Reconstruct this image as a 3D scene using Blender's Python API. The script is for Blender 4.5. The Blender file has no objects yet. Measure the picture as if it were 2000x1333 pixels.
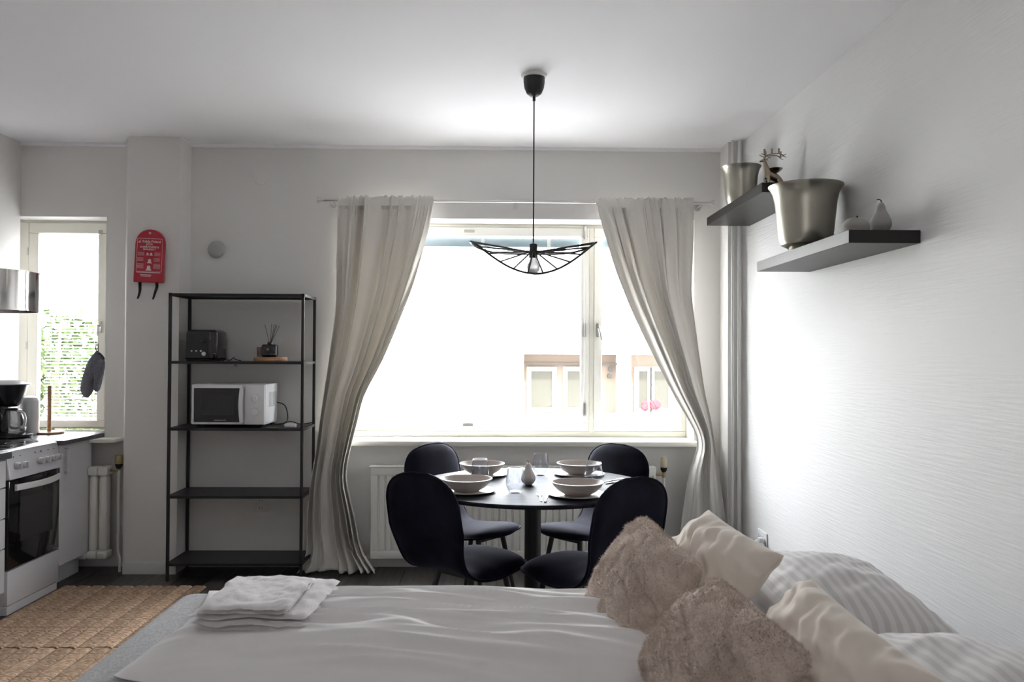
import bpy, bmesh, math, random
from mathutils import Vector, Matrix, noise
random.seed(7)
PI = math.pi
SC = bpy.context.scene
COL = SC.collection

# ------------------------------------------------------------------ camera
F = 1600.0
CAM_POS = Vector((0, 0, 1.37))
R = (Matrix.Rotation(-0.0175, 3, 'Z') @ Matrix.Rotation(PI/2 + 0.015, 3, 'X') @ Matrix.Rotation(0.005, 3, 'Z'))
cd = bpy.data.cameras.new('camera')
cd.sensor_width = 36; cd.lens = F*36/2000; cd.clip_end = 200
cd.dof.use_dof = True; cd.dof.focus_distance = 4.2; cd.dof.aperture_fstop = 7.0
cam = bpy.data.objects.new('camera', cd); COL.objects.link(cam)
cam.matrix_world = Matrix.Translation(CAM_POS) @ R.to_4x4()
SC.camera = cam

def at(px, py, Y):
    d = R @ Vector(((px-1000)/F, -(py-666.5)/F, -1))
    return CAM_POS + d*(Y/d.y)
def X(px, Y, py=690): return at(px, py, Y).x
def Z(py, Y, px=1000): return at(px, py, Y).z

# ------------------------------------------------------------------ world, sun, exposure
w = bpy.data.worlds.new('world'); SC.world = w; w.use_nodes = True
bg = w.node_tree.nodes['Background']
bg.inputs[0].default_value = (0.945, 0.965, 1.0, 1); bg.inputs[1].default_value = 10
sl = bpy.data.lights.new('sun', 'SUN'); sl.energy = 7; sl.angle = math.radians(3); sl.color = (1, .975, .955)
so = bpy.data.objects.new('sun', sl); COL.objects.link(so)
so.rotation_euler = Vector((-0.35, 1.0, -0.75)).to_track_quat('-Z', 'Y').to_euler()
so.location = (4, -6, 12)
for n_, loc_, sx_, sy_ in (('window_portal', (.11, 5.66, 1.52), 2.4, 1.5), ('kitchen_window_portal', (-2.86, 5.66, 1.55), .7, 1.45)):
    pl_ = bpy.data.lights.new(n_, 'AREA'); pl_.shape = 'RECTANGLE'; pl_.size = sx_; pl_.size_y = sy_; pl_.cycles.is_portal = True
    po_ = bpy.data.objects.new(n_, pl_); COL.objects.link(po_); po_.location = loc_; po_.rotation_euler = (-PI/2, 0, 0)
al = bpy.data.lights.new('added_fill_light', 'AREA'); al.shape = 'RECTANGLE'; al.size = 1.6; al.size_y = 1.0; al.energy = 8; al.color = (1, .97, .95)  # added fill behind the camera, no lamp of the room; bounces off the ceiling
ao = bpy.data.objects.new('added_fill_light', al); COL.objects.link(ao); ao.location = (-.6, -1.5, 1.5)
ao.rotation_euler = (PI-.35, 0, 0)
SC.view_settings.view_transform = 'Standard'; SC.view_settings.look = 'None'
SC.view_settings.gamma = 1; SC.view_settings.use_curve_mapping = False
SC.view_settings.exposure = 1.34
SC.cycles.use_denoising = True
SC.cycles.max_bounces = 10; SC.cycles.diffuse_bounces = 7; SC.cycles.transparent_max_bounces = 16
SC.cycles.sample_clamp_indirect = 12
SC.cycles.caustics_refractive = False; SC.cycles.caustics_reflective = False

# ------------------------------------------------------------------ materials
def mat(name, col, rough=.6, metal=0, spec=.5, sheen=0, trans=0, coat=0, emit=None, alpha=1):
    m = bpy.data.materials.new(name); m.use_nodes = True
    b = m.node_tree.nodes['Principled BSDF']
    b.inputs['Base Color'].default_value = (*col, 1)
    b.inputs['Roughness'].default_value = rough; b.inputs['Metallic'].default_value = metal
    b.inputs['Specular IOR Level'].default_value = spec
    b.inputs['Sheen Weight'].default_value = sheen
    b.inputs['Transmission Weight'].default_value = trans
    b.inputs['Coat Weight'].default_value = coat
    return m
def nt(m): return m.node_tree, m.node_tree.nodes['Principled BSDF']
def coords(t, scale, kind='Object', rot=(0, 0, 0)):
    c = t.nodes.new('ShaderNodeTexCoord'); mp = t.nodes.new('ShaderNodeMapping')
    mp.inputs['Scale'].default_value = scale; mp.inputs['Rotation'].default_value = rot
    t.links.new(c.outputs[kind], mp.inputs[0]); return mp.outputs[0]
def add_noise(t, vec, scale=1, detail=4, rough=.55):
    n = t.nodes.new('ShaderNodeTexNoise'); n.inputs['Scale'].default_value = scale
    n.inputs['Detail'].default_value = detail; n.inputs['Roughness'].default_value = rough
    t.links.new(vec, n.inputs['Vector']); return n.outputs['Fac']
def bump(m, scale, strength=.3, dist=.002, nscale=1, detail=4, kind='Object', rot=(0, 0, 0)):
    t, b = nt(m); f = add_noise(t, coords(t, scale, kind, rot), nscale, detail)
    bp = t.nodes.new('ShaderNodeBump'); bp.inputs['Strength'].default_value = strength
    bp.inputs['Distance'].default_value = dist
    t.links.new(f, bp.inputs['Height'])
    if b.inputs['Normal'].is_linked: t.links.new(b.inputs['Normal'].links[0].from_socket, bp.inputs['Normal'])
    t.links.new(bp.outputs[0], b.inputs['Normal']); return m
def vary(m, scale, c1, c2, nscale=1, detail=4, lo=.35, hi=.65, rand=0):
    t, b = nt(m); f = add_noise(t, coords(t, scale), nscale, detail)
    r = t.nodes.new('ShaderNodeValToRGB'); r.color_ramp.elements[0].position = lo; r.color_ramp.elements[1].position = hi
    r.color_ramp.elements[0].color = (*c1, 1); r.color_ramp.elements[1].color = (*c2, 1)
    t.links.new(f, r.inputs[0]); out = r.outputs[0]
    if rand:
        oi = t.nodes.new('ShaderNodeObjectInfo'); mr = t.nodes.new('ShaderNodeMapRange')
        mr.inputs['To Min'].default_value = 1-rand; mr.inputs['To Max'].default_value = 1+rand
        t.links.new(oi.outputs['Random'], mr.inputs[0])
        hs = t.nodes.new('ShaderNodeHueSaturation'); t.links.new(mr.outputs[0], hs.inputs['Value'])
        t.links.new(out, hs.inputs['Color']); out = hs.outputs[0]
    t.links.new(out, b.inputs['Base Color']); return m
def glass(name, tint=(1, 1, 1), refl=1.0, ior=1.45):
    m = bpy.data.materials.new(name); m.use_nodes = True; t = m.node_tree
    t.nodes.remove(t.nodes['Principled BSDF']); out = t.nodes['Material Output']
    tr = t.nodes.new('ShaderNodeBsdfTransparent'); tr.inputs[0].default_value = (*tint, 1)
    gl = t.nodes.new('ShaderNodeBsdfGlossy'); gl.inputs['Roughness'].default_value = .02
    fr = t.nodes.new('ShaderNodeLayerWeight'); fr.inputs[0].default_value = .5
    pw_ = t.nodes.new('ShaderNodeMath'); pw_.operation = 'POWER'; pw_.inputs[1].default_value = 3.2; t.links.new(fr.outputs['Facing'], pw_.inputs[0])
    mu = t.nodes.new('ShaderNodeMath'); mu.operation = 'MULTIPLY_ADD'; mu.inputs[1].default_value = .55*refl; mu.inputs[2].default_value = .035*refl
    t.links.new(pw_.outputs[0], mu.inputs[0])
    mx = t.nodes.new('ShaderNodeMixShader'); t.links.new(mu.outputs[0], mx.inputs[0])
    t.links.new(tr.outputs[0], mx.inputs[1]); t.links.new(gl.outputs[0], mx.inputs[2])
    t.links.new(mx.outputs[0], out.inputs[0]); return m
def cloth_translucent(name, col, tcol, k=.35):
    m = mat(name, col, .9, spec=.15); t, b = nt(m)
    tl = t.nodes.new('ShaderNodeBsdfTranslucent'); tl.inputs[0].default_value = (*tcol, 1)
    mx = t.nodes.new('ShaderNodeMixShader'); mx.inputs[0].default_value = k
    t.links.new(b.outputs[0], mx.inputs[1]); t.links.new(tl.outputs[0], mx.inputs[2])
    t.links.new(mx.outputs[0], t.nodes['Material Output'].inputs[0]); return m

M = {}
M['wall'] = bump(mat('grey_white_wall_paint', (.72, .705, .69), .75, spec=.2), (30, 30, 30), .15, .002)
M['ceil'] = bump(mat('ceiling_paint', (.88, .87, .89), .85, spec=.2), (25, 25, 25), .1, .002)
M['ribwall'] = bump(bump(mat('ribbed_wallpaper', (.74, .735, .73), .6, spec=.25), (30, 5, 110), .6, .0026, 1, 2), (60, 60, 60), .15, .0015, 1, 3)
M['back'] = mat('back_wall_paint', (.62, .61, .60), .8)
M['white'] = mat('white_paint_gloss', (.80, .79, .75), .35)
M['cream'] = mat('cream_paint_gloss', (.74, .72, .65), .32)
M['sill'] = mat('sill_paint', (.78, .77, .70), .25)
M['trim'] = mat('trim_paint', (.68, .67, .65), .5)
M['pipe'] = mat('pipe_paint', (.72, .71, .69), .35)
M['plank'] = bump(vary(mat('dark_laminate', (.05, .045, .04), .38), (40, 3, 10), (.030, .027, .025), (.085, .076, .070), 1, 5, rand=.25), (60, 3, 10), .2, .001)
M['dark_gap'] = mat('dark_joint', (.01, .01, .01), .9)
M['black_metal'] = mat('black_powder_metal', (.012, .012, .013), .5)
M['black_shelf'] = bump(mat('black_shelf_sheet', (.016, .016, .017), .42), (200, 200, 200), .1, .0005)
M['ashwood'] = bump(vary(mat('black_table_veneer', (.02, .02, .03), .50, spec=.08), (4, 60, 10), (.012, .012, .018), (.032, .031, .042), 1, 5), (5, 90, 20), .35, .0012)
M['lack'] = bump(mat('black_brown_shelf_foil', (.014, .012, .011), .42, spec=.4), (60, 6, 60), .12, .001)
M['velvet'] = vary(mat('dark_navy_velvet', (.012, .012, .024), .8, spec=.12, sheen=.17), (9, 9, 9), (.003, .003, .007), (.009, .009, .020), 1, 4)
M['velvet'].node_tree.nodes['Principled BSDF'].inputs['Sheen Tint'].default_value = (.45, .46, .75, 1)
M['velvet'].node_tree.nodes['Principled BSDF'].inputs['Sheen Roughness'].default_value = .35
M['curtain'] = bump(cloth_translucent('grey_linen_curtain', (.74, .715, .675), (.66, .62, .56), .13), (300, 300, 300), .15, .0008)
M['chrome'] = mat('brushed_steel', (.62, .60, .58), .28, 1)
M['mirror'] = mat('polished_chrome', (.75, .73, .72), .12, 1)
M['pot'] = bump(mat('brushed_pewter', (.44, .42, .36), .34, 1), (3, 3, 260), .25, .0006)
M['brass'] = mat('aged_champagne_metal', (.32, .265, .20), .25, 1)
M['wood'] = bump(vary(mat('oiled_oak', (.42, .22, .11), .45), (6, 6, 30), (.34, .17, .08), (.52, .30, .16), 1, 4), (10, 10, 60), .2, .0006)
M['red'] = mat('red_vinyl', (.42, .004, .022), .38, coat=.3)
M['print'] = mat('white_print', (.75, .60, .60), .5)
M['strap'] = mat('black_webbing', (.015, .015, .016), .8)
M['plastic_w'] = mat('white_plastic', (.74, .74, .75), .35)
M['plastic_g'] = mat('grey_white_plastic', (.40, .39, .375), .4)
M['plastic_k'] = mat('black_plastic', (.012, .012, .014), .25)
M['blackglass'] = mat('black_glass', (.008, .008, .009), .06, spec=.7)
M['darkwin'] = mat('oven_window_glass', (.03, .03, .032), .1)
M['enamel'] = mat('white_enamel', (.68, .68, .72), .25)
M['cab'] = mat('white_cabinet_foil', (.66, .66, .68), .45)
M['knob'] = mat('satin_knob', (.55, .55, .56), .3, .3)
M['lidgrey'] = mat('smoke_grey_plastic', (.09, .09, .10), .3)
M['worktop'] = bump(mat('dark_grey_laminate_worktop', (.075, .075, .085), .32, spec=.6), (250, 250, 250), .15, .0004)
M['ceramic'] = mat('taupe_stoneware', (.47, .42, .39), .45)
M['platew'] = mat('pale_stoneware_plate', (.60, .57, .56), .28)
M['pearm'] = bump(mat('grey_stone_ornament', (.34, .325, .31), .7), (60, 60, 60), .3, .002)
M['pearw'] = bump(mat('white_stone_ornament', (.58, .56, .53), .6), (60, 60, 60), .2, .001)
M['glass'] = glass('window_glass', (.98, .99, .99), .5)
M['cup'] = glass('tumbler_glass', (.93, .94, .96), 1.6, 1.5)
M['carafe'] = glass('carafe_glass', (.62, .62, .62), 1.6, 1.5)
M['bulb'] = mat('frosted_bulb', (.80, .80, .78), .25, trans=.25)
M['grey_fabric'] = bump(vary(mat('heather_grey_fabric', (.46, .47, .49), .95, spec=.1), (160, 160, 160), (.37, .372, .378), (.53, .533, .54), 1, 4), (220, 220, 220), .5, .002)
M['linen'] = bump(mat('white_cotton', (.85, .835, .83), .85, spec=.15, sheen=.1), (350, 350, 350), .12, .0006)
M['sheet'] = mat('pale_cotton_sheet', (.62, .60, .59), .9)
M['terry'] = bump(mat('white_terry', (.72, .70, .70), .95, spec=.1, sheen=.3), (260, 260, 260), .6, .003)
M['fur'] = bump(vary(mat('taupe_faux_fur', (.5, .4, .33), .95, spec=.1, sheen=.4), (14, 14, 14), (.50, .40, .335), (.74, .64, .56), 1, 3, .3, .7), (120, 120, 120), .8, .006, 1, 6)
M['beige'] = bump(mat('beige_velvet_cloth', (.74, .67, .59), .9, spec=.12, sheen=.3), (90, 90, 90), .12, .001)
M['mitt'] = bump(vary(mat('charcoal_quilt', (.10, .10, .12), .95, spec=.1), (300, 300, 300), (.07, .07, .085), (.16, .16, .19)), (300, 300, 300), .5, .001)
M['blind'] = cloth_translucent('white_blind_slat', (.80, .80, .82), (.8, .8, .82), .4)
M['headrail'] = mat('blue_grey_headrail', (.30, .37, .42), .5)
M['facade'] = bump(mat('white_render_facade', (.84, .83, .80), .9), (2, 2, 2), .2, .01)
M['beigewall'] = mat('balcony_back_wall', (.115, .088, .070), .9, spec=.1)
M['facglass'] = mat('facade_window_glass', (.048, .046, .038), .5, spec=.05)
M['facglass_pale'] = mat('facade_window_glass_pale', (.085, .085, .083), .5, spec=.05)
M['slot'] = mat('dark_slot', (.05, .047, .044), .9, spec=.05)
M['asphalt'] = bump(mat('pale_street_paving', (.34, .335, .33), .9), (1, 1, 1), .3, .01)
M['leaf'] = vary(mat('tree_leaf', (.10, .17, .04), .8, spec=.1), (3, 3, 3), (.012, .024, .006), (.05, .072, .022))
M['bark'] = mat('tree_bark', (.12, .09, .06), .9)
M['flower'] = mat('red_flowers', (.20, .03, .035), .8, spec=.1)
M['rubber'] = mat('black_rubber', (.01, .01, .01), .7)
M['cable'] = mat('black_cable', (.012, .012, .012), .5)
M['cablew'] = mat('white_cable', (.6, .6, .6), .5)
M['pink'] = glass('pink_candle_glass', (.72, .66, .64), 1.2)
M['creamcap'] = mat('aged_cream_plastic', (.55, .48, .34), .5)
M['brassv'] = mat('valve_brass', (.45, .35, .18), .35, .8)

# jute: fine rows across the braids
def jute():
    m = mat('jute_weave', (.42, .25, .13), .95, spec=.05); t, b = nt(m)
    v = coords(t, (45, 230, 60)); f = add_noise(t, v, 1, 3, .6)
    r = t.nodes.new('ShaderNodeValToRGB'); e = r.color_ramp.elements
    e[0].position = .32; e[0].color = (.21, .125, .08, 1); e[1].position = .68; e[1].color = (.80, .63, .48, 1)
    q = e.new(.5); q.color = (.50, .345, .235, 1)
    t.links.new(f, r.inputs[0])
    oi = t.nodes.new('ShaderNodeObjectInfo'); mr = t.nodes.new('ShaderNodeMapRange')
    mr.inputs['To Min'].default_value = .8; mr.inputs['To Max'].default_value = 1.2
    t.links.new(oi.outputs['Random'], mr.inputs[0])
    hs = t.nodes.new('ShaderNodeHueSaturation'); t.links.new(mr.outputs[0], hs.inputs['Value']); t.links.new(r.outputs[0], hs.inputs['Color'])
    t.links.new(hs.outputs[0], b.inputs['Base Color'])
    bp = t.nodes.new('ShaderNodeBump'); bp.inputs['Strength'].default_value = 1; bp.inputs['Distance'].default_value = .004
    t.links.new(f, bp.inputs['Height']); t.links.new(bp.outputs[0], b.inputs['Normal']); return m
M['jute'] = jute()
# satin stripes of the pillowcases
def satin():
    m = mat('satin_stripe_cotton', (.7, .7, .7), .6, spec=.3, sheen=.1); t, b = nt(m)
    c = t.nodes.new('ShaderNodeTexCoord'); s = t.nodes.new('ShaderNodeSeparateXYZ'); t.links.new(c.outputs['Object'], s.inputs[0])
    k = t.nodes.new('ShaderNodeMath'); k.operation = 'MULTIPLY'; k.inputs[1].default_value = 2*PI/.030; t.links.new(s.outputs[0], k.inputs[0])
    sn = t.nodes.new('ShaderNodeMath'); sn.operation = 'SINE'; t.links.new(k.outputs[0], sn.inputs[0])
    r = t.nodes.new('ShaderNodeMapRange'); r.inputs['From Min'].default_value = -.2; r.inputs['From Max'].default_value = .2
    t.links.new(sn.outputs[0], r.inputs[0])
    mx = t.nodes.new('ShaderNodeMix'); mx.data_type = 'RGBA'; mx.inputs[6].default_value = (.58, .56, .56, 1); mx.inputs[7].default_value = (.70, .68, .675, 1)
    t.links.new(r.outputs[0], mx.inputs[0]); t.links.new(mx.outputs[2], b.inputs['Base Color'])
    return m
M['satin'] = satin()

# ------------------------------------------------------------------ mesh helpers
def B(): return bmesh.new()
def box(bm, x0, x1, y0, y1, z0, z1):
    vs = [bm.verts.new((x, y, z)) for z in (z0, z1) for y in (y0, y1) for x in (x0, x1)]
    for f in ((0, 2, 3, 1), (4, 5, 7, 6), (0, 1, 5, 4), (2, 6, 7, 3), (0, 4, 6, 2), (1, 3, 7, 5)):
        bm.faces.new([vs[i] for i in f])
    return bm
def rbox(bm, x0, x1, y0, y1, z0, z1, r=.01, seg=3):
    t = B(); box(t, x0, x1, y0, y1, z0, z1)
    bmesh.ops.bevel(t, geom=t.edges[:], offset=r, segments=seg, affect='EDGES', profile=.5)
    merge(bm, t); return bm
def merge(bm, t):
    me = bpy.data.meshes.new('tmp'); t.to_mesh(me); t.free(); bm.from_mesh(me); bpy.data.meshes.remove(me)
def lathe(bm, prof, c=(0, 0, 0), n=32, axis='Z'):
    rings = []
    for r, z in prof:
        ring = []
        if r < 1e-6: ring = [bm.verts.new(_ax(c, 0, 0, z, axis))]
        else:
            for i in range(n):
                a = 2*PI*i/n; ring.append(bm.verts.new(_ax(c, r*math.cos(a), r*math.sin(a), z, axis)))
        rings.append(ring)
    for a, b in zip(rings, rings[1:]):
        for i in range(n):
            j = (i+1) % n
            if len(a) == 1 and len(b) == 1: break
            if len(a) == 1: bm.faces.new((a[0], b[j], b[i]))
            elif len(b) == 1: bm.faces.new((a[i], a[j], b[0]))
            else: bm.faces.new((a[i], a[j], b[j], b[i]))
    return bm
def _ax(c, x, y, z, axis):
    if axis == 'Z': return (c[0]+x, c[1]+y, c[2]+z)
    if axis == 'Y': return (c[0]+x, c[1]+z, c[2]-y)
    return (c[0]+z, c[1]+y, c[2]-x)
def cyl(bm, c, r, h, n=24, axis='Z', r2=None):
    r2 = r if r2 is None else r2
    return lathe(bm, [(0, 0), (r, 0), (r2, h), (0, h)], c, n, axis)
def spline(pts, k=6):
    P = [Vector(p) for p in pts]; out = []
    for i in range(len(P)-1):
        p0 = P[max(i-1, 0)]; p1 = P[i]; p2 = P[i+1]; p3 = P[min(i+2, len(P)-1)]
        for j in range(k):
            t = j/k
            out.append(.5*((2*p1)+(p2-p0)*t+(2*p0-5*p1+4*p2-p3)*t*t+(3*p1-p0-3*p2+p3)*t**3))
    out.append(P[-1]); return out
def tube(bm, pts, r, n=8, closed=False, r2=None, flat=1):
    pts = [Vector(p) for p in pts]; m = len(pts); rings = []
    up = Vector((0, 0, 1)); prev = None
    for i, p in enumerate(pts):
        if closed: d = pts[(i+1) % m]-pts[i-1]
        else: d = pts[min(i+1, m-1)]-pts[max(i-1, 0)]
        if d.length < 1e-9: d = Vector((0, 0, 1))
        d.normalize()
        if prev is None: a = d.orthogonal().normalized()
        else:
            a = prev-d*prev.dot(d)
            a = a.normalized() if a.length > 1e-6 else d.orthogonal().normalized()
        prev = a; b = d.cross(a)
        rr = r[i] if isinstance(r, (list, tuple)) else (r if r2 is None else r+(r2-r)*i/max(1, m-1))
        rings.append([bm.verts.new(p+(a*math.cos(2*PI*k/n)+b*math.sin(2*PI*k/n)*flat)*rr) for k in range(n)])
    rng = range(m) if closed else range(m-1)
    for i in rng:
        A, C = rings[i], rings[(i+1) % m]
        for k in range(n):
            l = (k+1) % n; bm.faces.new((A[k], A[l], C[l], C[k]))
    if not closed:
        bm.faces.new(rings[0][::-1]); bm.faces.new(rings[-1])
    return bm
def prism(bm, pts2, d0, d1, plane='XZ'):
    """outline in plane, extruded along the third axis from d0 to d1"""
    def P(p, d): return (p[0], d, p[1]) if plane == 'XZ' else ((d, p[0], p[1]) if plane == 'YZ' else (p[0], p[1], d))
    a = [bm.verts.new(P(p, d0)) for p in pts2]; b = [bm.verts.new(P(p, d1)) for p in pts2]
    bm.faces.new(a); bm.faces.new(b[::-1]); n = len(a)
    for i in range(n): bm.faces.new((a[i], b[i], b[(i+1) % n], a[(i+1) % n]))
    return bm
def obj(name, bm, m, parent=None, loc=None, smooth=True, bevel=0, world=False, sub=0, solid=0):
    """one mesh object; world=True: vertices are world coordinates, origin goes to the parent / to the base"""
    bmesh.ops.recalc_face_normals(bm, faces=bm.faces[:])
    off = Vector((0, 0, 0))
    if world:
        if parent is not None:
            p = parent
            while p is not None: off += p.location; p = p.parent
            bmesh.ops.translate(bm, verts=bm.verts[:], vec=-off)
        else:
            lo = Vector([min(v.co[i] for v in bm.verts) for i in range(3)]); hi = Vector([max(v.co[i] for v in bm.verts) for i in range(3)])
            off = Vector(((lo.x+hi.x)/2, (lo.y+hi.y)/2, lo.z)); bmesh.ops.translate(bm, verts=bm.verts[:], vec=-off); loc = off
    me = bpy.data.meshes.new(name); bm.to_mesh(me); bm.free()
    if smooth:
        for p in me.polygons: p.use_smooth = True
        try: me.set_sharp_from_angle(angle=math.radians(38))
        except Exception: pass
    me.materials.append(m if not isinstance(m, str) else M[m])
    o = bpy.data.objects.new(name, me); COL.objects.link(o)
    if parent is not None: o.parent = parent
    if loc is not None: o.location = loc
    if bevel:
        b = o.modifiers.new('bevel', 'BEVEL'); b.width = bevel; b.segments = 2; b.limit_method = 'ANGLE'
    if sub:
        s = o.modifiers.new('sub', 'SUBSURF'); s.levels = sub; s.render_levels = sub
    if solid:
        s = o.modifiers.new('solid', 'SOLIDIFY'); s.thickness = solid; s.offset = 0
    return o
def tag(o, label=None, cat=None, group=None, kind=None):
    if label: o['label'] = label
    if cat: o['category'] = cat
    if group: o['group'] = group
    if kind: o['kind'] = kind
    return o
def thing(name, label, cat, loc=(0, 0, 0), rz=0, group=None, kind=None):
    o = bpy.data.objects.new(name, None); COL.objects.link(o); o.empty_display_size = .1
    o.location = loc; o.rotation_euler = (0, 0, rz); return tag(o, label, cat, group, kind)
def children(o): return [c for c in bpy.data.objects if c.parent == o]
def dup(o, loc=None, rz=None, label=None, parent=None):
    c = o.copy(); COL.objects.link(c); c.parent = parent
    if loc is not None: c.location = loc
    if rz is not None: c.rotation_euler = (0, 0, rz)
    if label: c['label'] = label
    for ch in children(o): dup(ch, parent=c)
    return c
def struct(name, bm, m, label, cat, **k):
    return tag(obj(name, bm, m, **k), label, cat, kind='structure')

# ------------------------------------------------------------------ room shell
YW = 5.28; XR = 1.53; XL = -3.055; ZC = 2.703; YB = -2.6
W1 = (-1.018, 1.27, .811, 2.238); W2 = (-3.162, -2.507, .86, 2.231)
bm = B()
Y1 = 5.64
box(bm, -3.5, W2[0], YW, Y1, -.12, 2.85); box(bm, W2[0], W2[1], YW, Y1, -.12, W2[2]-.03); box(bm, W2[0], W2[1], YW, Y1, W2[3], 2.85)
box(bm, W2[1], W1[0], YW, Y1, -.12, 2.85); box(bm, W1[0], W1[1], YW, Y1, -.12, W1[2]-.002); box(bm, W1[0], W1[1], YW, Y1, W1[3], 2.85)
box(bm, W1[1], 1.9, YW, Y1, -.12, 2.85)
struct('wall_far', bm, 'wall', 'pale grey painted wall holding the big window and the narrow kitchen window', 'wall', smooth=False)
struct('wall_right', box(B(), XR, XR+.2, YB, YW, -.12, 2.85), 'ribbed' if 0 else 'ribwall', 'white wall with finely ribbed wallpaper on the right', 'wall', smooth=False)
struct('wall_left', box(B(), XL-.2, XL, YB, YW, -.12, 2.85), 'wall', 'pale painted kitchen wall at the far left', 'wall', smooth=False)
struct('wall_back', box(B(), XL-.2, XR+.2, YB-.2, YB, 0, 2.85), 'back', 'plain pale wall behind the viewer', 'wall', smooth=False)
struct('ceiling', box(B(), XL-.2, XR+.2, YB, Y1, ZC, ZC+.15), 'ceil', 'smooth white painted ceiling', 'ceiling', smooth=False)
# floor with planks
fl = struct('floor', box(B(), XL, XR, YB, YW, -.12, -.012), 'dark_gap', 'dark brown grey laminate floor of long planks', 'floor', smooth=False)
pw, pl = (XR-XL-.006)/24, 1.29
bm = B(); rbox(bm, 0, pw-.002, 0, pl-.002, -.012, 0, .0012, 1)
pme = obj('plank', bm, 'plank', fl, smooth=False)
first = True
for i in range(24):
    off = random.random()*pl
    for j in range(-1, 4):
        y = 1.1 + j*pl + off; x = XL+.002+i*pw
        y1 = y + pl
        if x+pw > XR or y1 > YW+.0 or y < .3: 
            if not (x+pw <= XR and y < YW-.05 and y >= .3): continue
        if first: o = pme; first = False
        else: o = pme.copy(); COL.objects.link(o); o.parent = fl
        o.location = (x, y, 0)
        if y1 > YW: o.scale = (1, (YW-y)/pl, 1)
# column left and casing right
bm = box(B(), -2.291, -1.972, 5.10, YW, 0, ZC)
struct('trim_1', bm, 'wall', 'square painted wall column between kitchen window and shelf unit', 'column', smooth=False)
bm = box(B(), 1.44, XR, 5.10, YW, 0, ZC)
struct('trim_2', bm, 'wall', 'narrow boxed casing in the corner behind the two riser pipes', 'casing', smooth=False)
struct('baseboard_column', box(B(), -2.297, -1.970, 5.088, 5.10, 0, .07), 'trim', 'low pale skirting at the foot of the column', 'baseboard', smooth=False, bevel=.002)
struct('baseboard_far', box(B(), -1.98, 1.44, YW-.012, YW, 0, .06), 'trim', 'pale skirting along the window wall', 'baseboard', smooth=False, bevel=.002)
bm = B(); box(bm, XL, -2.291, YW-.02, YW, ZC-.02, ZC); box(bm, -1.972, 1.44, YW-.02, YW, ZC-.02, ZC); box(bm, -1.972, -1.97, 5.1, YW, ZC-.012, ZC)
struct('trim_3', bm, 'ceil', 'thin white bead along the top edge of the walls', 'moulding', smooth=False)
tag(obj('riser_pipe', cyl(B(), (1.458, 5.06, 0), .0085, ZC, 16), 'pipe', world=True), 'thin pale vertical pipe, left one of the pair in the right corner', 'pipe', 'riser pipes in the right corner')
tag(obj('riser_pipe', cyl(B(), (1.498, 5.05, 0), .012, ZC, 16), 'pipe', world=True), 'thicker pale vertical pipe, right one of the pair in the corner', 'pipe', 'riser pipes in the right corner')
tag(obj('riser_pipe', cyl(B(), (-2.312, 5.16, 0), .016, ZC, 16), 'pipe', world=True), 'pale vertical pipe running up the left side of the column', 'pipe')

# ------------------------------------------------------------------ main window
YF = 5.50
def frame_rect(bm, x0, x1, z0, z1, tx0, tx1, tz0, tz1, y0, y1):
    box(bm, x0, x1, y0, y1, z0, z0+tz0); box(bm, x0, x1, y0, y1, z1-tz1, z1)
    box(bm, x0, x0+tx0, y0, y1, z0+tz0, z1-tz1); box(bm, x1-tx1, x1, y0, y1, z0+tz0, z1-tz1); return bm
w1 = thing('window_1', 'wide cream painted two-pane window above the radiator', 'window', (0.11, YF, W1[2]), kind='structure')
bm = B(); frame_rect(bm, W1[0], W1[1], W1[2], W1[3], .03, .027, .037, .02, YF, YF+.12); box(bm, .614, .645, YF, YF+.12, W1[2]+.03, W1[3]-.02)
obj('window_frame', bm, 'cream', w1, world=True, smooth=False, bevel=.004)
bm = frame_rect(B(), W1[0]+.03, .612, .8495, 2.216, .065, .053, .0565, .059, YF-.006, YF+.05)
obj('sash', bm, 'white', w1, world=True, smooth=False, bevel=.005)
bm = frame_rect(B(), .647, 1.243, .8495, 2.216, .053, .071, .063, .062, YF-.006, YF+.05)
obj('sash', bm, 'white', w1, world=True, smooth=False, bevel=.005)
obj('pane', box(B(), W1[0]+.09, .562, YF+.020, YF+.024, .90, 2.16), 'glass', w1, world=True, smooth=False)
obj('pane', box(B(), .697, 1.175, YF+.020, YF+.024, .905, 2.16), 'glass', w1, world=True, smooth=False)
for x0, x1 in ((-.945, .555), (.702, 1.17)):
    hr = obj('blind_headrail', rbox(B(), x0, x1, YF+.06, YF+.09, 2.093, 2.156, .004, 2), 'headrail', w1, world=True)
    for k in range(3):
        xx = x0 + (x1-x0)*(.22+.3*k) + (.06 if x0 < 0 else 0)
        obj('bracket', rbox(B(), xx-.011, xx+.011, YF+.054, YF+.062, 2.088, 2.156, .002, 1), 'plastic_w', hr, world=True)
def latch(x, z, lever):
    l = obj('latch', rbox(B(), x-.010, x+.010, YF-.016, YF-.004, z-.045, z+.045, .003, 2), 'chrome', w1, world=True)
    if lever:
        bm = B(); cyl(bm, (x, YF-.045, z+.02), .007, .03, 12, 'Y'); tube(bm, [(x, YF-.04, z+.02), (x+.012, YF-.045, z-.02), (x+.022, YF-.045, z-.07)], .006, 8)
        obj('handle', bm, 'chrome', l, world=True)
latch(X(1168, 5.5), Z(645, 5.5, 1168), True); latch(X(1142, 5.5), Z(645, 5.5, 1142), False)
for yy in (801, 455):
    latch(X(1142, 5.5), Z(yy, 5.5, 1142), False)
for px, py in ((917, 452), (914, 830)):
    p = at(px, py, YF-.01)
    obj('vent_plate', rbox(B(), p.x-.035, p.x+.035, YF-.012, YF-.004, p.z-.012, p.z+.012, .002, 1), 'chrome', w1, world=True)
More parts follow.
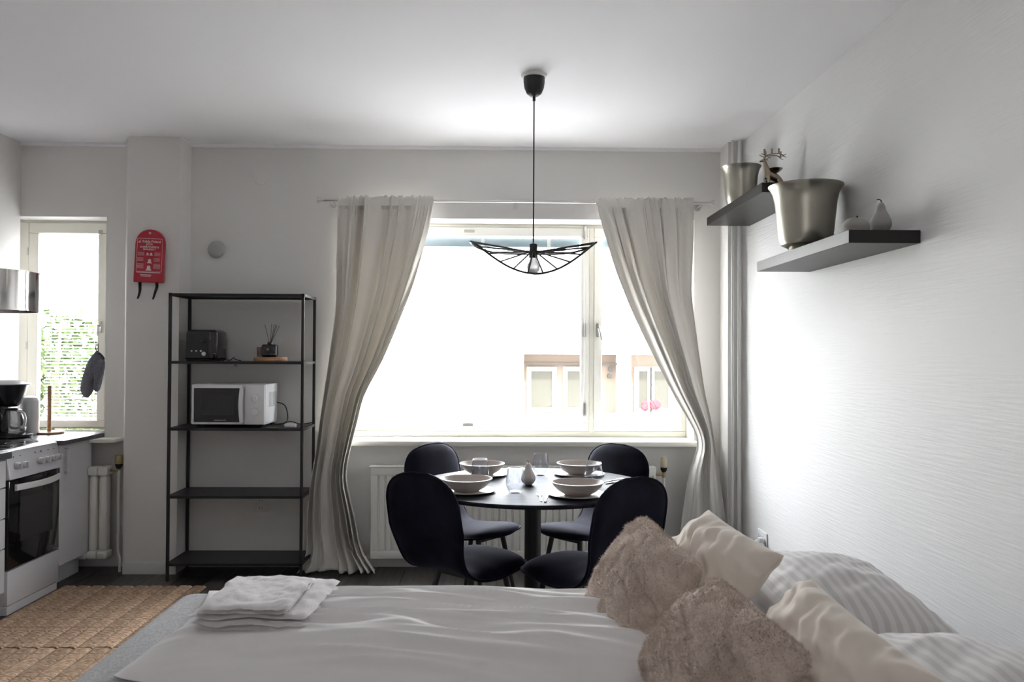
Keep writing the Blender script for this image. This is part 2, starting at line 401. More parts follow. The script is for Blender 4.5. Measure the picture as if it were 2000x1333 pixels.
# window pull cord
bm = B(); tube(bm, spline([at(1143, 455, YF-.03), at(1142, 600, YF-.03), at(1141, 760, YF-.03), at(1128, 830, YF-.03)], 6), .0016, 6)
obj('pull_cord', bm, 'cablew', w1, world=True)
bm = rbox(B(), -1.10, 1.287, 5.20, YF, .778, .811, .006, 2)
struct('trim_4', bm, 'sill', 'cream glossy window sill under the wide window', 'window sill', world=True)

# ------------------------------------------------------------------ kitchen window
YK = 5.45
w2 = thing('window_2', 'tall narrow cream kitchen window above the worktop', 'window', (-2.85, YK, W2[2]), kind='structure')
bm = frame_rect(B(), W2[0], W2[1], W2[2], W2[3], .065, .075, .006, .012, YK, YK+.14)
obj('window_frame', bm, 'cream', w2, world=True, smooth=False, bevel=.003)
bm = frame_rect(B(), -3.092, -2.585, .867, 2.217, .064, .052, .048, .07, YK-.01, YK+.04)
obj('sash', bm, 'cream', w2, world=True, smooth=False, bevel=.005)
obj('pane', box(B(), -3.034, -2.634, YK+.015, YK+.019, .91, 2.15), 'glass', w2, world=True, smooth=False)
for z in (1.02, 1.38, 2.0):
    obj('hinge', cyl(B(), (-3.121, YK-.012, z), .005, .05, 10), 'chrome', w2, world=True)
l = obj('latch', rbox(B(), -2.652, -2.63, YK-.02, YK-.008, Z(650, YK, 193), Z(628, YK, 193), .003, 2), 'chrome', w2, world=True)
bm = B(); cyl(bm, (-2.641, YK-.05, Z(637, YK, 193)), .007, .035, 12, 'Y'); tube(bm, [(-2.641, YK-.045, Z(637, YK, 193)), (-2.643, YK-.048, Z(657, YK, 193))], .006, 8)
obj('handle', bm, 'chrome', l, world=True)
obj('catch', rbox(B(), -2.66, -2.635, YK-.018, YK-.008, 2.14, 2.17, .003, 1), 'chrome', w2, world=True)
vb = thing('venetian_blind', 'white venetian blind lowered inside the narrow kitchen window', 'blind', (-2.857, YK+.075, .93))
obj('headrail', rbox(B(), -3.045, -2.67, YK+.06, YK+.09, 2.125, 2.15, .003, 1), 'white', vb, world=True)
bm = B()
for i in range(55):
    z = .945 + i*.0215; s = .0035; d = .011
    ps = [(-3.045, YK+.075-d, z-s), (-2.67, YK+.075-d, z-s), (-2.67, YK+.075, z+.001), (-3.045, YK+.075, z+.001)]
    a = [bm.verts.new(p) for p in ps]; b = [bm.verts.new(p) for p in ((-2.67, YK+.075+d, z+s), (-3.045, YK+.075+d, z+s))]
    bm.faces.new(a); bm.faces.new((a[3], a[2], b[0], b[1]))
tag(obj('slat', bm, 'blind', vb, world=True, smooth=False), kind='stuff')
obj('bottom_rail', rbox(B(), -3.045, -2.67, YK+.065, YK+.085, .915, .932, .003, 1), 'white', vb, world=True)
for x in (-3.0, -2.715):
    obj('ladder_cord', cyl(B(), (x, YK+.062, .925), .0012, 1.21, 6), 'cablew', vb, world=True)
struct('trim_5', rbox(B(), -3.0, -2.40, 5.13, YW, .80, .825, .004, 2), 'sill', 'short cream ledge under the end of the worktop', 'window sill', world=True)

# ------------------------------------------------------------------ outside
YO = 30.0
bd = thing('apartment_building', 'bright white apartment block with recessed balconies across the street', 'building', (5, YO, -6))
def o3(px, py, Y=YO): return at(px, py, Y)
ra = (o3(1022, 806).x, o3(1214, 692).x, o3(1022, 812).z, o3(1022, 692).z)
rb = (o3(1232, 806).x, o3(1420, 692).x, ra[2], ra[3])
dz = 3.6
bm = B()
xs = [-26, ra[0], ra[1], rb[0], rb[1], 24]
zt = 6.1
box(bm, -26, ra[0], YO, YO+6, -6, zt); box(bm, rb[1], 24, YO, YO+6, -6, zt); box(bm, ra[1], rb[0], YO, YO+6, -6, zt)
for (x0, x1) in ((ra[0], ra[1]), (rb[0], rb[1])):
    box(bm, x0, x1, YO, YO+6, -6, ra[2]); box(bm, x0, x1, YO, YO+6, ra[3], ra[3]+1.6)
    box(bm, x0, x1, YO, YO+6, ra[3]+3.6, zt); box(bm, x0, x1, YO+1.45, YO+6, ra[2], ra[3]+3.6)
obj('wall', bm, 'facade', bd, world=True, smooth=False)
for (x0, x1) in ((ra[0], ra[1]), (rb[0], rb[1])):
    for k in (0,):
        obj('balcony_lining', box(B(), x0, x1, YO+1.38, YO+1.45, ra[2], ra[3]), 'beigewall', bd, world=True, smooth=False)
def fwin(px0, py0, px1, py1, Y=YO+1.3, gm='facglass'):
    a = at(px0, py0, Y); b = at(px1, py1, Y)
    fr = obj('window', frame_rect(B(), a.x-.15, b.x+.15, b.z-.15, a.z+.15, .15, .15, .15, .15, Y-.06, Y+.08), 'facade', bd, world=True, smooth=False)
    obj('pane', box(B(), a.x, b.x, Y, Y+.04, b.z, a.z), gm, fr, world=True, smooth=False)
fwin(1037, 725, 1079, 797); fwin(1108, 725, 1150, 797); fwin(1247, 725, 1265, 798); fwin(1277, 725, 1306, 798)
for (px0, px1) in ((1040, 1080), (1108, 1134), (1190, 1215), (1250, 1300)):
    fwin(px0, 535, px1, 600, gm='facglass_pale')
obj('lintel_board', box(B(), ra[0], ra[1], YO+1.1, YO+1.3, Z(713, YO+1.1, 1080), Z(709, YO+1.1, 1080)), 'slot', bd, world=True, smooth=False)
for (px, py) in ((1192, 722), (1190, 735)):
    p = at(px, py, YO+1.35); obj('wall_lamp', cyl(B(), (p.x, p.y-.15, p.z), .09, .15, 12, 'Y'), 'slot', bd, world=True)
for (a, b, y) in ((870, 893, 721), (905, 979, 721), (752, 780, 720), (873, 893, 528), (906, 977, 528), (700, 728, 528)):
    p = o3(a, y); q = o3(b, y)
    obj('drain_slot', box(B(), p.x, q.x, YO-.02, YO+.02, p.z-.045, p.z+.03), 'slot', bd, world=True, smooth=False)
for (a, b, y) in ((1036, 1080, 805), (1108, 1134, 805), (1230, 1310, 806)):
    p = o3(a, y); q = o3(b, y)
    obj('sill', box(B(), p.x, q.x, YO-.03, YO+.02, p.z-.03, p.z+.02), 'slot', bd, world=True, smooth=False)
bm = B(); p = at(1272, 793, YO+.3)
for i in range(14):
    t = B(); bmesh.ops.create_icosphere(t, subdivisions=1, radius=.14)
    bmesh.ops.translate(t, verts=t.verts[:], vec=(p.x+random.uniform(-.32, .32), p.y+random.uniform(-.1, .1), p.z+random.uniform(-.1, .12))); merge(bm, t)
tag(obj('balcony_flowers', bm, 'flower', world=True), 'small mass of red flowers on the opposite right-hand balcony', 'flowers')
struct('ground', box(B(), -40, 40, 5.8, 60, -6.2, -6), 'asphalt', 'pale street paving far below the windows', 'street', smooth=False)
tr = thing('leafy_tree', 'sunlit green tree outside the narrow kitchen window', 'tree', (-7.6, 14, -6))
tube(bm := B(), [(-7.6, 14, -6), (-7.55, 14, -3), (-7.4, 14.1, -.5), (-7.5, 14, 1.0)], .16, 10, r2=.05)
for k in range(7):
    a = random.uniform(0, 6.28); z = random.uniform(-2.5, .6)
    tube(bm, [(-7.5, 14, z), (-7.5+.7*math.cos(a), 14+.7*math.sin(a), z+.7), (-7.5+1.2*math.cos(a), 14+1.2*math.sin(a), z+1.4)], .05, 6, r2=.015)
obj('trunk', bm, 'bark', tr, world=True)
bm = B()
for i in range(11000):
    while True:
        v = Vector((random.uniform(-1, 1), random.uniform(-1, 1), random.uniform(-1, 1)))
        if v.length < 1: break
    p = Vector((-7.5+v.x*1.9, 14+v.y*1.7, -.75+v.z*2.9))
    if noise.noise(p*1.3) < -.28: continue
    s = random.uniform(.05, .1); q = Matrix.Rotation(random.uniform(0, 6.28), 3, Vector((random.random()-.5, random.random()-.5, random.random()-.5)).normalized())
    vs = [bm.verts.new(p+q@Vector(c)*s) for c in ((0, -1, 0), (.5, 0, .1), (0, 1, 0), (-.5, 0, .1))]; bm.faces.new(vs)
tag(obj('foliage', bm, 'leaf', tr, world=True, smooth=False), kind='stuff')

# ------------------------------------------------------------------ curtain rod + curtains
zr = Z(394, 5.17, 1000)
rd = thing('curtain_rod', 'slim satin steel curtain rod with flared end caps', 'curtain rod', (.11, 5.17, zr))
obj('rod', cyl(B(), (-1.08, 5.17, zr), .0075, 2.39, 16, 'X'), 'chrome', rd, world=True)
for s, x in ((-1, -1.08), (1, 1.31)):
    obj('finial', lathe(B(), [(0, 0), (.0095, 0), (.010, s*.012), (.0075, s*.02), (.0085, s*.03), (.02, s*.055), (.02, s*.06), (0, s*.06)], (x, 5.17, zr), 20, 'X'), 'chrome', rd, world=True)
for x in (-1.06, .11, 1.29):
    bm = B(); cyl(bm, (x, 5.17, zr-.012), .006, YW-5.17, 10, 'Y'); cyl(bm, (x, YW-.006, zr-.012), .02, .006, 16, 'Y')
    obj('bracket', bm, 'chrome', rd, world=True)

def interp(tab, y):
    for (y0, a0), (y1, a1) in zip(tab, tab[1:]):
        if y <= y1: return a0+(a1-a0)*max(0, (y-y0))/(y1-y0)
    return tab[-1][1]
def smooth_tab(tab, y, d=22):
    return (interp(tab, y-d)+interp(tab, y)*2+interp(tab, y+d))/4 if tab[0][0]+d < y < tab[-1][0]-d else interp(tab, y)
def curtain(name, L, Rt, ytab, ybot, nf, seed, mirror, label):
    """rows follow the hang of the cloth from the rod to the floor; pleats are real folds in depth"""
    bm = B(); NU, NV = 190, 120; rows = []
    y0 = 384 if not mirror else 388
    for j in range(NV+1):
        v = j/NV; row = []
        py = y0+(ybot-y0)*v
        xl = smooth_tab(L, py); xr = smooth_tab(Rt, py)
        Yb = interp(ytab, py)
        a = at(xl, py, Yb); b = at(xr, py, Yb)
        wid = abs(b.x-a.x)
        for i in range(NU+1):
            u = i/NU; g = u if not mirror else 1-u
            # denser gathers in the middle, flat ends near the rod
            nz = noise.noise(Vector((g*3.1+seed, v*.9, seed*2)))
            ph = 2*PI*nf*(g + .055*math.sin(2*PI*g*1.0+seed) + .03*math.sin(2*PI*g*3+1.3*seed)) + 2.4*nz
            top = math.exp(-v*9)
            env = (1-top)+top*(math.sin(PI*min(1, max(0, (g-.05)/.72)))**.5 if .05 < g < .77 else .12)
            A = .044*(.55+.45*min(1, v*6))*env*(1+.35*math.sin(5*g+seed+2*v))
            fo = math.sin(ph+.55*math.sin(ph))*(.75+.9*noise.noise(Vector((g*6, v*1.1, seed+3))))+.22*math.sin(2*ph+.6+1.5*v)
            big = .022*math.sin(2*PI*g*2.1+seed+1.1*v)*min(1, v*2.5)
            fine = .006*top*math.sin(ph*3.7+seed)
            wr = .006*noise.noise(Vector((g*5+seed, py*.008, seed)))
            dx = .012*math.cos(ph)*env*min(1, wid/.35)*(1-.8*max(0, (v-.85)/.15))
            ruf = math.exp(-v*26)*(1 if .12 < g < .74 else .15)*.0075*(math.sin(ph*4.3+seed)+.6*math.sin(ph*7.1))
            x = a.x+(b.x-a.x)*u + (dx if 0 < i < NU else 0)
            z = a.z+(b.z-a.z)*u
            if v < .012: z += .005*math.sin(ph*2.3)+.004*math.sin(ph*5.1+1)
            yy = Yb-(A*fo+big+fine+wr+ruf)
            if v < .03: yy = min(yy, 5.158)
            if v > .93:
                k = (v-.93)/.07
                yy -= .06*k*k*(.5+.5*math.sin(2*PI*g*1.6+seed))
                z += .012*k*math.sin(2*PI*g*1.3+seed)**2
            row.append(bm.verts.new((x, min(yy, 5.262 if z < .75 or z > .83 else 5.185), max(z, .004))))
        rows.append(row)
    for A_, C_ in zip(rows, rows[1:]):
        for i in range(NU): bm.faces.new((A_[i], A_[i+1], C_[i+1], C_[i]))
    return tag(obj(name, bm, 'curtain', world=True, solid=.003), label, 'curtain', 'curtains of the wide window')
yt = [(380, 5.165), (600, 5.18), (850, 5.13), (950, 5.12), (1050, 5.15), (1120, 5.12)]
LL = [(380, 660), (587, 660), (644, 654), (704, 645), (798, 630), (883, 619), (948, 608), (1027, 601), (1082, 603), (1100, 597), (1118, 586)]
LR = [(380, 849), (390, 848), (430, 841), (469, 831), (563, 803), (636, 774), (704, 746), (775, 708), (826, 697), (888, 681), (932, 674), (970, 683), (1008, 692), (1080, 706), (1100, 722), (1118, 735)]
curtain('curtain', LL, LR, yt, 1117, 6.5, 1.2, False, 'grey linen curtain tied slack on the left of the window, spilling onto the floor')
RL = [(380, 1161), (392, 1162), (458, 1183), (524, 1203), (602, 1234), (684, 1273), (762, 1312), (829, 1351), (864, 1368), (878, 1366), (889, 1358), (920, 1348), (973, 1340), (1016, 1334), (1118, 1322)]
RR = [(380, 1355), (458, 1353), (567, 1346), (634, 1355), (712, 1367), (778, 1378), (817, 1389), (867, 1396), (920, 1403), (956, 1407), (992, 1413), (1030, 1418), (1118, 1426)]
curtain('curtain', RL, RR, yt, 1116, 6.5, 2.9, True, 'grey linen curtain pinched at sill height on the right of the window')

# ------------------------------------------------------------------ radiators
def radiator():
    rt = thing('radiator', 'long white ribbed panel radiator below the wide window', 'radiator', (.1, 5.2, .068))
    x0, x1, z0, z1, yf = X(726, 5.18), X(1282, 5.18), .072, .655, 5.185
    prof = [(x0, yf)]; n = 42; wv = (x1-x0-.03)/n
    pts = [(x0, yf+.004)]
    for i in range(n):
        b = x0+.015+i*wv
        pts += [(b, yf), (b+wv*.62, yf), (b+wv*.70, yf+.012), (b+wv*.92, yf+.012)]
    pts += [(x1-.015, yf), (x1, yf+.004), (x1, yf+.02), (x0, yf+.02)]
    obj('panel', prism(B(), pts, z0+.045, z1-.055, 'XY'), 'white', rt, world=True, smooth=False, bevel=.0015)
    bm = B(); rbox(bm, x0, x1, yf-.002, yf+.022, z0, z0+.05, .004, 2); rbox(bm, x0, x1, yf-.002, yf+.022, z1-.06, z1-.008, .004, 2)
    obj('header', bm, 'white', rt, world=True)
    bm = B(); rbox(bm, x0-.012, x1, yf-.006, yf+.075, z1-.008, z1, .003, 2)
    for k in range(60):
        xx = x0+.02+(x1-x0-.04)*k/60; box(bm, xx, xx+.012, yf+.02, yf+.06, z1-.001, z1+.002)
    obj('top_grille', bm, 'white', rt, world=True)
    for x in (x0+.2, x1-.2):
        obj('wall_bracket', box(B(), x-.015, x+.015, yf+.02, YW, z0+.02, z1-.03), 'white', rt, world=True, smooth=False)
    vx = X(1298, 5.18)
    v = obj('valve', tube(B(), [(x1, yf+.012, .605), (vx, yf+.012, .605)], .009, 12), 'brassv', rt, world=True)
    obj('valve_body', lathe(B(), [(0, 0), (.011, 0), (.013, .02), (.011, .035), (0, .035)], (vx, yf+.012, .585), 16), 'brassv', v, world=True)
    obj('valve_collar', lathe(B(), [(0, 0), (.012, 0), (.021, .015), (.021, .03), (0, .03)], (vx, yf+.012, .62), 20), 'rubber', v, world=True)
    obj('thermostat_cap', lathe(B(), [(0, 0), (.019, 0), (.021, .01), (.0205, .045), (.017, .058), (.017, .066), (0, .066)], (vx, yf+.012, .65), 24), 'creamcap', v, world=True)
    obj('supply_pipe', cyl(B(), (vx, yf+.012, .0), .0085, .585, 14), 'pipe', rt, world=True)
radiator()
rk = thing('radiator', 'old white column radiator in the nook between base cabinet and column', 'radiator', (-2.58, 5.2, .085))
for i, x in enumerate((-2.455, -2.515, -2.575, -2.635)):
    bm = B(); rbox(bm, x-.024, x+.022, 5.11, 5.19, .13, .60, .02, 4)
    rbox(bm, x-.03, x+.03, 5.10, 5.20, .60, .655, .014, 3); rbox(bm, x-.03, x+.03, 5.10, 5.20, .085, .135, .014, 3)
    obj('section', bm, 'white', rk, world=True)
v = obj('valve', tube(B(), [(-2.43, 5.15, .63), (-2.37, 5.15, .63)], .009, 10), 'brassv', rk, world=True)
obj('valve_body', lathe(B(), [(0, 0), (.013, 0), (.022, .02), (.022, .03), (0, .03)], (-2.372, 5.15, .64), 16), 'rubber', v, world=True)
obj('thermostat_cap', lathe(B(), [(0, 0), (.02, 0), (.024, .01), (.024, .045), (.02, .055), (0, .055)], (-2.372, 5.15, .67), 20), 'brassv', v, world=True)
obj('supply_pipe', tube(B(), spline([(-2.372, 5.15, .63), (-2.372, 5.15, .3), (-2.372, 5.15, .14), (-2.36, 5.15, .08), (-2.36, 5.15, 0)], 5), .0085, 10), 'pipe', rk, world=True)

# ------------------------------------------------------------------ kitchen
XF = -2.55
st = thing('electric_cooker', 'white freestanding electric cooker with black glass oven door', 'cooker', (-2.8, 4.53, 0))
obj('body', rbox(B(), -3.07, XF-.03, 4.285, 4.775, .04, .835, .004, 1), 'enamel', st, world=True)
obj('plinth', rbox(B(), -3.05, XF+.002, 4.29, 4.77, 0, .045, .003, 1), 'enamel', st, world=True)
pn = obj('control_panel', prism(B(), [(XF-.04, .848), (XF-.012, .848), (XF+.018, .70), (XF-.04, .70)], 4.28, 4.78, 'XZ'), 'enamel', st, world=True, smooth=False, bevel=.006)
for y in (4.345, 4.405, 4.56, 4.62, 4.683, 4.742):
    k = obj('knob', lathe(B(), [(0, 0), (.019, 0), (.018, .02), (.015, .024), (0, .024)], (XF+.006, y, .765), 20, 'X'), 'knob', pn, world=True)
    obj('grip', rbox(B(), XF+.028, XF+.036, y-.004, y+.004, .748, .782, .002, 1), 'enamel', k, world=True) if False else None
    bm = B(); rbox(bm, XF+.026, XF+.04, y-.004, y+.004, .748, .782, .002, 1)
    bmesh.ops.translate(bm, verts=bm.verts[:], vec=(0, 0, 0))
    obj('knob_grip', bm, 'enamel', k, world=True)
for y in (4.33, 4.39, 4.53, 4.59, 4.66, 4.72):
    obj('indicator_mark', cyl(B(), (XF-.0005, y, .815), .003, .002, 10, 'X'), 'plastic_k', pn, world=True)
dr = obj('oven_door', rbox(B(), XF-.03, XF+.008, 4.285, 4.775, .235, .695, .006, 2), 'blackglass', st, world=True)
obj('door_window', rbox(B(), XF+.004, XF+.0095, 4.385, 4.70, .36, .60, .003, 1), 'darkwin', dr, world=True)
hb = []
for i in range(17):
    t = i/16; hb.append((XF+.018+.038*math.sin(PI*t), 4.325+.43*t, .655))
bm = B()
for i in range(16):
    pass
rings = []
for (x, y, z) in hb: rings.append([bm.verts.new((x+dx, y, z+dz_)) for dx, dz_ in ((-.007, -.017), (.007, -.015), (.007, .015), (-.007, .017))])
for a, b in zip(rings, rings[1:]):
    for k in range(4): bm.faces.new((a[k], a[(k+1) % 4], b[(k+1) % 4], b[k]))
bm.faces.new(rings[0]); bm.faces.new(rings[-1][::-1])
obj('door_handle', bm, 'plastic_w', dr, world=True, bevel=.002)
obj('storage_drawer', rbox(B(), XF-.03, XF+.006, 4.285, 4.775, .05, .228, .004, 2), 'enamel', st, world=True)
hobp = obj('hob', rbox(B(), -3.07, XF-.02, 4.285, 4.775, .835, .851, .004, 2), 'enamel', st, world=True)
obj('glass_plate', rbox(B(), -3.04, XF-.055, 4.30, 4.76, .850, .8545, .002, 1), 'blackglass', hobp, world=True)
for (x, y, r) in ((-2.92, 4.41, .07), (-2.92, 4.65, .09), (-2.70, 4.41, .09), (-2.70, 4.65, .07)):
    bm = lathe(B(), [(r, 0), (r+.003, 0), (r+.003, .0006), (r, .0006), (r, 0)], (x, y, .8545), 40)
    obj('cooking_zone', bm, 'knob', hobp, world=True)

bc = thing('base_cabinet', 'white base cabinet with one tall door beside the cooker', 'cabinet', (-2.8, 4.97, 0))
obj('body', box(B(), -3.08, XF-.022, 4.785, 5.155, .12, .825), 'cab', bc, world=True, smooth=False)
d = obj('door', rbox(B(), XF-.02, XF, 4.785, 5.157, .125, .823, .0015, 1), 'cab', bc, world=True)
bm = B(); tube(bm, [(XF, 4.845, .80), (XF+.022, 4.845, .80), (XF+.022, 4.845, .66), (XF, 4.845, .66)], .0065, 4)
obj('handle', bm, 'chrome', d, world=True, smooth=False)
obj('plinth', box(B(), -3.05, XF-.07, 4.785, 5.155, 0, .12), 'cab', bc, world=True, smooth=False)
dc = thing('drawer_unit', 'white kitchen drawer unit at the left edge, next to the cooker', 'cabinet', (-2.8, 3.97, 0))
obj('body', box(B(), -3.08, XF-.022, 3.66, 4.27, .12, .81), 'cab', dc, world=True, smooth=False)
obj('plinth', box(B(), -3.05, XF-.07, 3.66, 4.27, 0, .12), 'cab', dc, world=True, smooth=False)
zs = [.125, .375, .538, .70, .808]
zs = [.125, .352, .507, .665, .808]
for a, b in zip(zs, zs[1:]):
    q = obj('drawer', rbox(B(), XF-.02, XF, 3.663, 4.268, a+.003, b-.003, .0015, 1), 'cab', dc, world=True)
    bm = B(); zc = b-.035; tube(bm, [(XF, 3.88, zc), (XF+.022, 3.88, zc), (XF+.022, 4.04, zc), (XF, 4.04, zc)], .0065, 4)
    obj('handle', bm, 'chrome', q, world=True, smooth=False)
bm = rbox(B(), -3.08, -2.525, 4.785, 5.272, .826, .852, .003, 2); box(bm, -3.08, -2.56, 5.27, 5.445, .832, .852)
tag(obj('worktop', bm, 'worktop', world=True), 'dark grey worktop running into the kitchen window niche', 'worktop')
tag(obj('worktop', rbox(B(), -3.08, -2.525, 3.66, 4.278, .815, .852, .003, 2), 'worktop', world=True), 'dark grey worktop over the drawers at the left edge', 'worktop')

# coffee maker
cm = thing('coffee_maker', 'black drip coffee maker with glass jug on the worktop', 'coffee maker', (-2.93, 4.95, .852))
obj('base', lathe(B(), [(0, 0), (.105, 0), (.112, .01), (.110, .022), (.09, .03), (0, .03)], (.015, -.01, 0), 36), 'plastic_k', cm)
obj('column', rbox(B(), -.12, -.045, -.07, .07, .0, .30, .02, 3), 'plastic_k', cm)
obj('filter_basket', lathe(B(), [(0, .185), (.035, .185), (.05, .20), (.078, .27), (.092, .318), (.0, .318)], (0, 0, 0), 32), 'plastic_k', cm)
obj('lid', lathe(B(), [(0, .345), (.05, .342), (.085, .330), (.115, .320), (.115, .315), (0, .315)], (-.01, 0, 0), 36), 'lidgrey', cm)
jg = obj('jug', lathe(B(), [(.045, .032), (.066, .036), (.072, .065), (.066, .10), (.048, .145), (.042, .16), (.044, .165), (.040, .163), (.045, .145), (.062, .10), (.068, .065), (.062, .040), (0, .036)], (.02, -.01, 0), 32), 'carafe', cm)
obj('jug_lid', lathe(B(), [(0, .178), (.03, .176), (.046, .168), (.046, .162), (0, .160)], (.02, -.01, 0), 28), 'plastic_k', jg)
obj('jug_handle', tube(B(), spline([(.058, -.03, .158), (.10, -.045, .15), (.115, -.05, .11), (.10, -.045, .07), (.082, -.035, .065)], 5), .007, 8, flat=1.4), 'plastic_w', jg)
kt = thing('water_kettle', 'tall white kettle behind the coffee maker', 'kettle', (X(60, 5.13)-.022, 5.13, .852))
obj('body', lathe(B(), [(0, 0), (.058, 0), (.060, .01), (.052, .03), (.054, .12), (.055, .205), (.05, .215), (0, .215)], (0, 0, 0), 32), 'plastic_w', kt)
obj('lid', lathe(B(), [(.052, .215), (.045, .23), (.02, .240), (0, .242)], (0, 0, 0), 32), 'plastic_w', kt)
obj('handle', tube(B(), spline([(-.05, -.02, .20), (-.10, -.03, .19), (-.11, -.03, .12), (-.10, -.03, .05), (-.055, -.02, .04)], 5), .009, 8), 'plastic_w', kt)
ph = thing('paper_towel_holder', 'bare wooden kitchen roll holder with upright dowel on worktop', 'roll holder', (X(98, 5.19), 5.19, .852))
obj('base', lathe(B(), [(0, 0), (.083, 0), (.087, .004), (.085, .014), (0, .014)], (0, 0, 0), 40), 'wood', ph)
obj('dowel', lathe(B(), [(0, .014), (.0125, .014), (.0125, .298), (.010, .302), (0, .303)], (0, 0, 0), 20), 'wood', ph)

# oven mitt
om = thing('oven_mitt', 'charcoal quilted oven mitt hanging from the kitchen window handle', 'oven mitt', (0, 0, 0))
om.location = at(182, 720, 5.36)
def mitt(pts, off, nm):
    bm = B(); n = len(pts); A_ = []; C_ = []
    pts = spline([(p[0], 0, p[1]) for p in pts+[pts[0]]], 4)[:-1]
    cx = sum(p.x for p in pts)/len(pts); cz = sum(p.z for p in pts)/len(pts)
    rr = []
    for k, f in enumerate((1.0, .93, .8, .6, .35, .12)):
        h = [0, .010, .017, .022, .024, .025][k]
        rr.append([(cx+(p.x-cx)*f, cz+(p.z-cz)*f, h) for p in pts])
    def mk(sgn):
        out = []
        for k, r in enumerate(rr):
            row = []
            for (px, pz, h) in r:
                w_ = at(px, pz, 5.36+off)
                q = .0035*(abs(math.sin((px+pz*.8)*.33))+abs(math.sin((px-pz*.8)*.33))) if k else 0
                row.append(bm.verts.new((w_.x, w_.y+sgn*(h+q), w_.z)))
            out.append(row)
        for a, b in zip(out, out[1:]):
            m_ = len(a)
            for i in range(m_): bm.faces.new((a[i], a[(i+1) % m_], b[(i+1) % m_], b[i]))
        bm.faces.new(out[-1])
    mk(-1); mk(1); bmesh.ops.remove_doubles(bm, verts=bm.verts[:], dist=.0004)
    return obj(nm, bm, 'mitt', om, world=True)
mitt([(188, 686), (197, 690), (204, 700), (201, 714), (193, 730), (184, 748), (180, 766), (173, 777), (164, 776), (158, 766), (158, 752), (166, 722), (176, 700)], 0, 'hand_pocket')
mitt([(192, 702), (204, 705), (202, 725), (197, 748), (193, 763), (188, 766), (184, 761), (185, 745), (186, 722)], -.02, 'thumb_pocket')
obj('hanging_loop', tube(B(), [at(188, 672, 5.42), at(186, 682, 5.36), at(190, 687, 5.35), at(204, 700, 5.35), at(192, 690, 5.34), at(191, 672, 5.42)], .0035, 6), 'strap', om, world=True)

# drum pendant in the kitchen
dp = thing('drum_pendant_lamp', 'polished chrome drum lampshade cut by the left edge of the view', 'lamp', (X(-48, 4.0), 4.0, 1.563))
obj('shade', lathe(B(), [(.261, .0), (.265, .0), (.265, .19), (.261, .19), (.261, .0)], (0, 0, 0), 64), 'mirror', dp)
bm = B(); lathe(bm, [(.263, .0), (.268, .0), (.268, .006), (.263, .006), (.263, 0)], (0, 0, 0), 64); lathe(bm, [(.263, .184), (.268, .184), (.268, .19), (.263, .19), (.263, .184)], (0, 0, 0), 64)
obj('rim', bm, 'mirror', dp)
bm = B()
for k in range(3):
    a = k*2*PI/3+.4; tube(bm, [(.02*math.cos(a), .02*math.sin(a), .17), (.262*math.cos(a), .262*math.sin(a), .17)], .002, 6)
obj('spider', bm, 'black_metal', dp)
obj('socket', cyl(B(), (0, 0, .10), .02, .08, 16), 'black_metal', dp)
obj('bulb', lathe(B(), [(0, .03), (.02, .035), (.03, .06), (.025, .085), (.014, .10), (0, .10)], (0, 0, 0), 20), 'bulb', dp)
obj('cord', cyl(B(), (0, 0, .18), .003, ZC-1.563-.18-.03, 8), 'cable', dp)
obj('ceiling_cup', lathe(B(), [(0, 0), (.02, 0), (.045, .02), (.05, .03), (0, .03)], (0, 0, ZC-1.563-.03), 24), 'black_metal', dp)

for o_ in (st, bc, dc, cm, vb): o_.location.x += .025
for o_ in bpy.data.objects:
    if o_.name.startswith('worktop') or o_.name == 'trim_5': o_.location.x += .025
rk.location.x += .02; kt.location.x += .022
for o_ in children(w2):
    if o_.name.startswith(('hinge', 'latch', 'catch')): o_.location.x += .025
# ------------------------------------------------------------------ fire blanket on the column
fb = thing('fire_blanket', 'red vinyl fire blanket pouch with white printing on the column', 'fire blanket', at(293, 500, 5.075))
fb.rotation_euler = (0, .035, 0)
wv_, h_ = .092, .165
pts = [(-wv_, -h_)]
for i in range(13):
    a = PI-PI*i/12; pts.append((wv_*.97*math.cos(a)*1.0, .075+.088*math.sin(a)))
pts.append((wv_*.99, -h_))
bm = prism(B(), pts, -.012, .014, 'XZ')
obj('pouch', bm, 'red', fb, smooth=False, bevel=.006)
obj('eyelet', lathe(B(), [(.004, 0), (.0075, 0), (.0075, .003), (.004, .003), (.004, 0)], (0, -.0155, .138), 16, 'Y'), 'chrome', fb)
bm = B()
def fr_line(x0, x1, z0, z1): box(bm, x0, x1, -.0132, -.0122, z0, z1)
fr_line(-.074, .078, .1035, .1055); fr_line(-.076, -.0745, -.098, .105); fr_line(.0775, .079, -.095, .105); fr_line(-.076, .079, -.099, -.0975)
for k in range(4): fr_line(-.070, -.03, .018-k*.006-.03*(k > 9), .0195-k*.006); fr_line(.032, .068, .018-k*.006, .0195-k*.006)
for k in range(4): fr_line(-.072, -.034, -.016-k*.006, -.0145-k*.006); fr_line(.030, .066, -.016-k*.006, -.0145-k*.006)
for k in range(6): fr_line(-.073, -.032, -.052-k*.0055, -.0505-k*.0055); fr_line(.028, .07, -.052-k*.0055, -.0505-k*.0055)
fr_line(-.072, .072, -.106, -.102); fr_line(-.05, .018, -.122, -.117); fr_line(-.045, .015, -.129, -.1265)
obj('printed_lines', bm, 'print', fb, smooth=False)
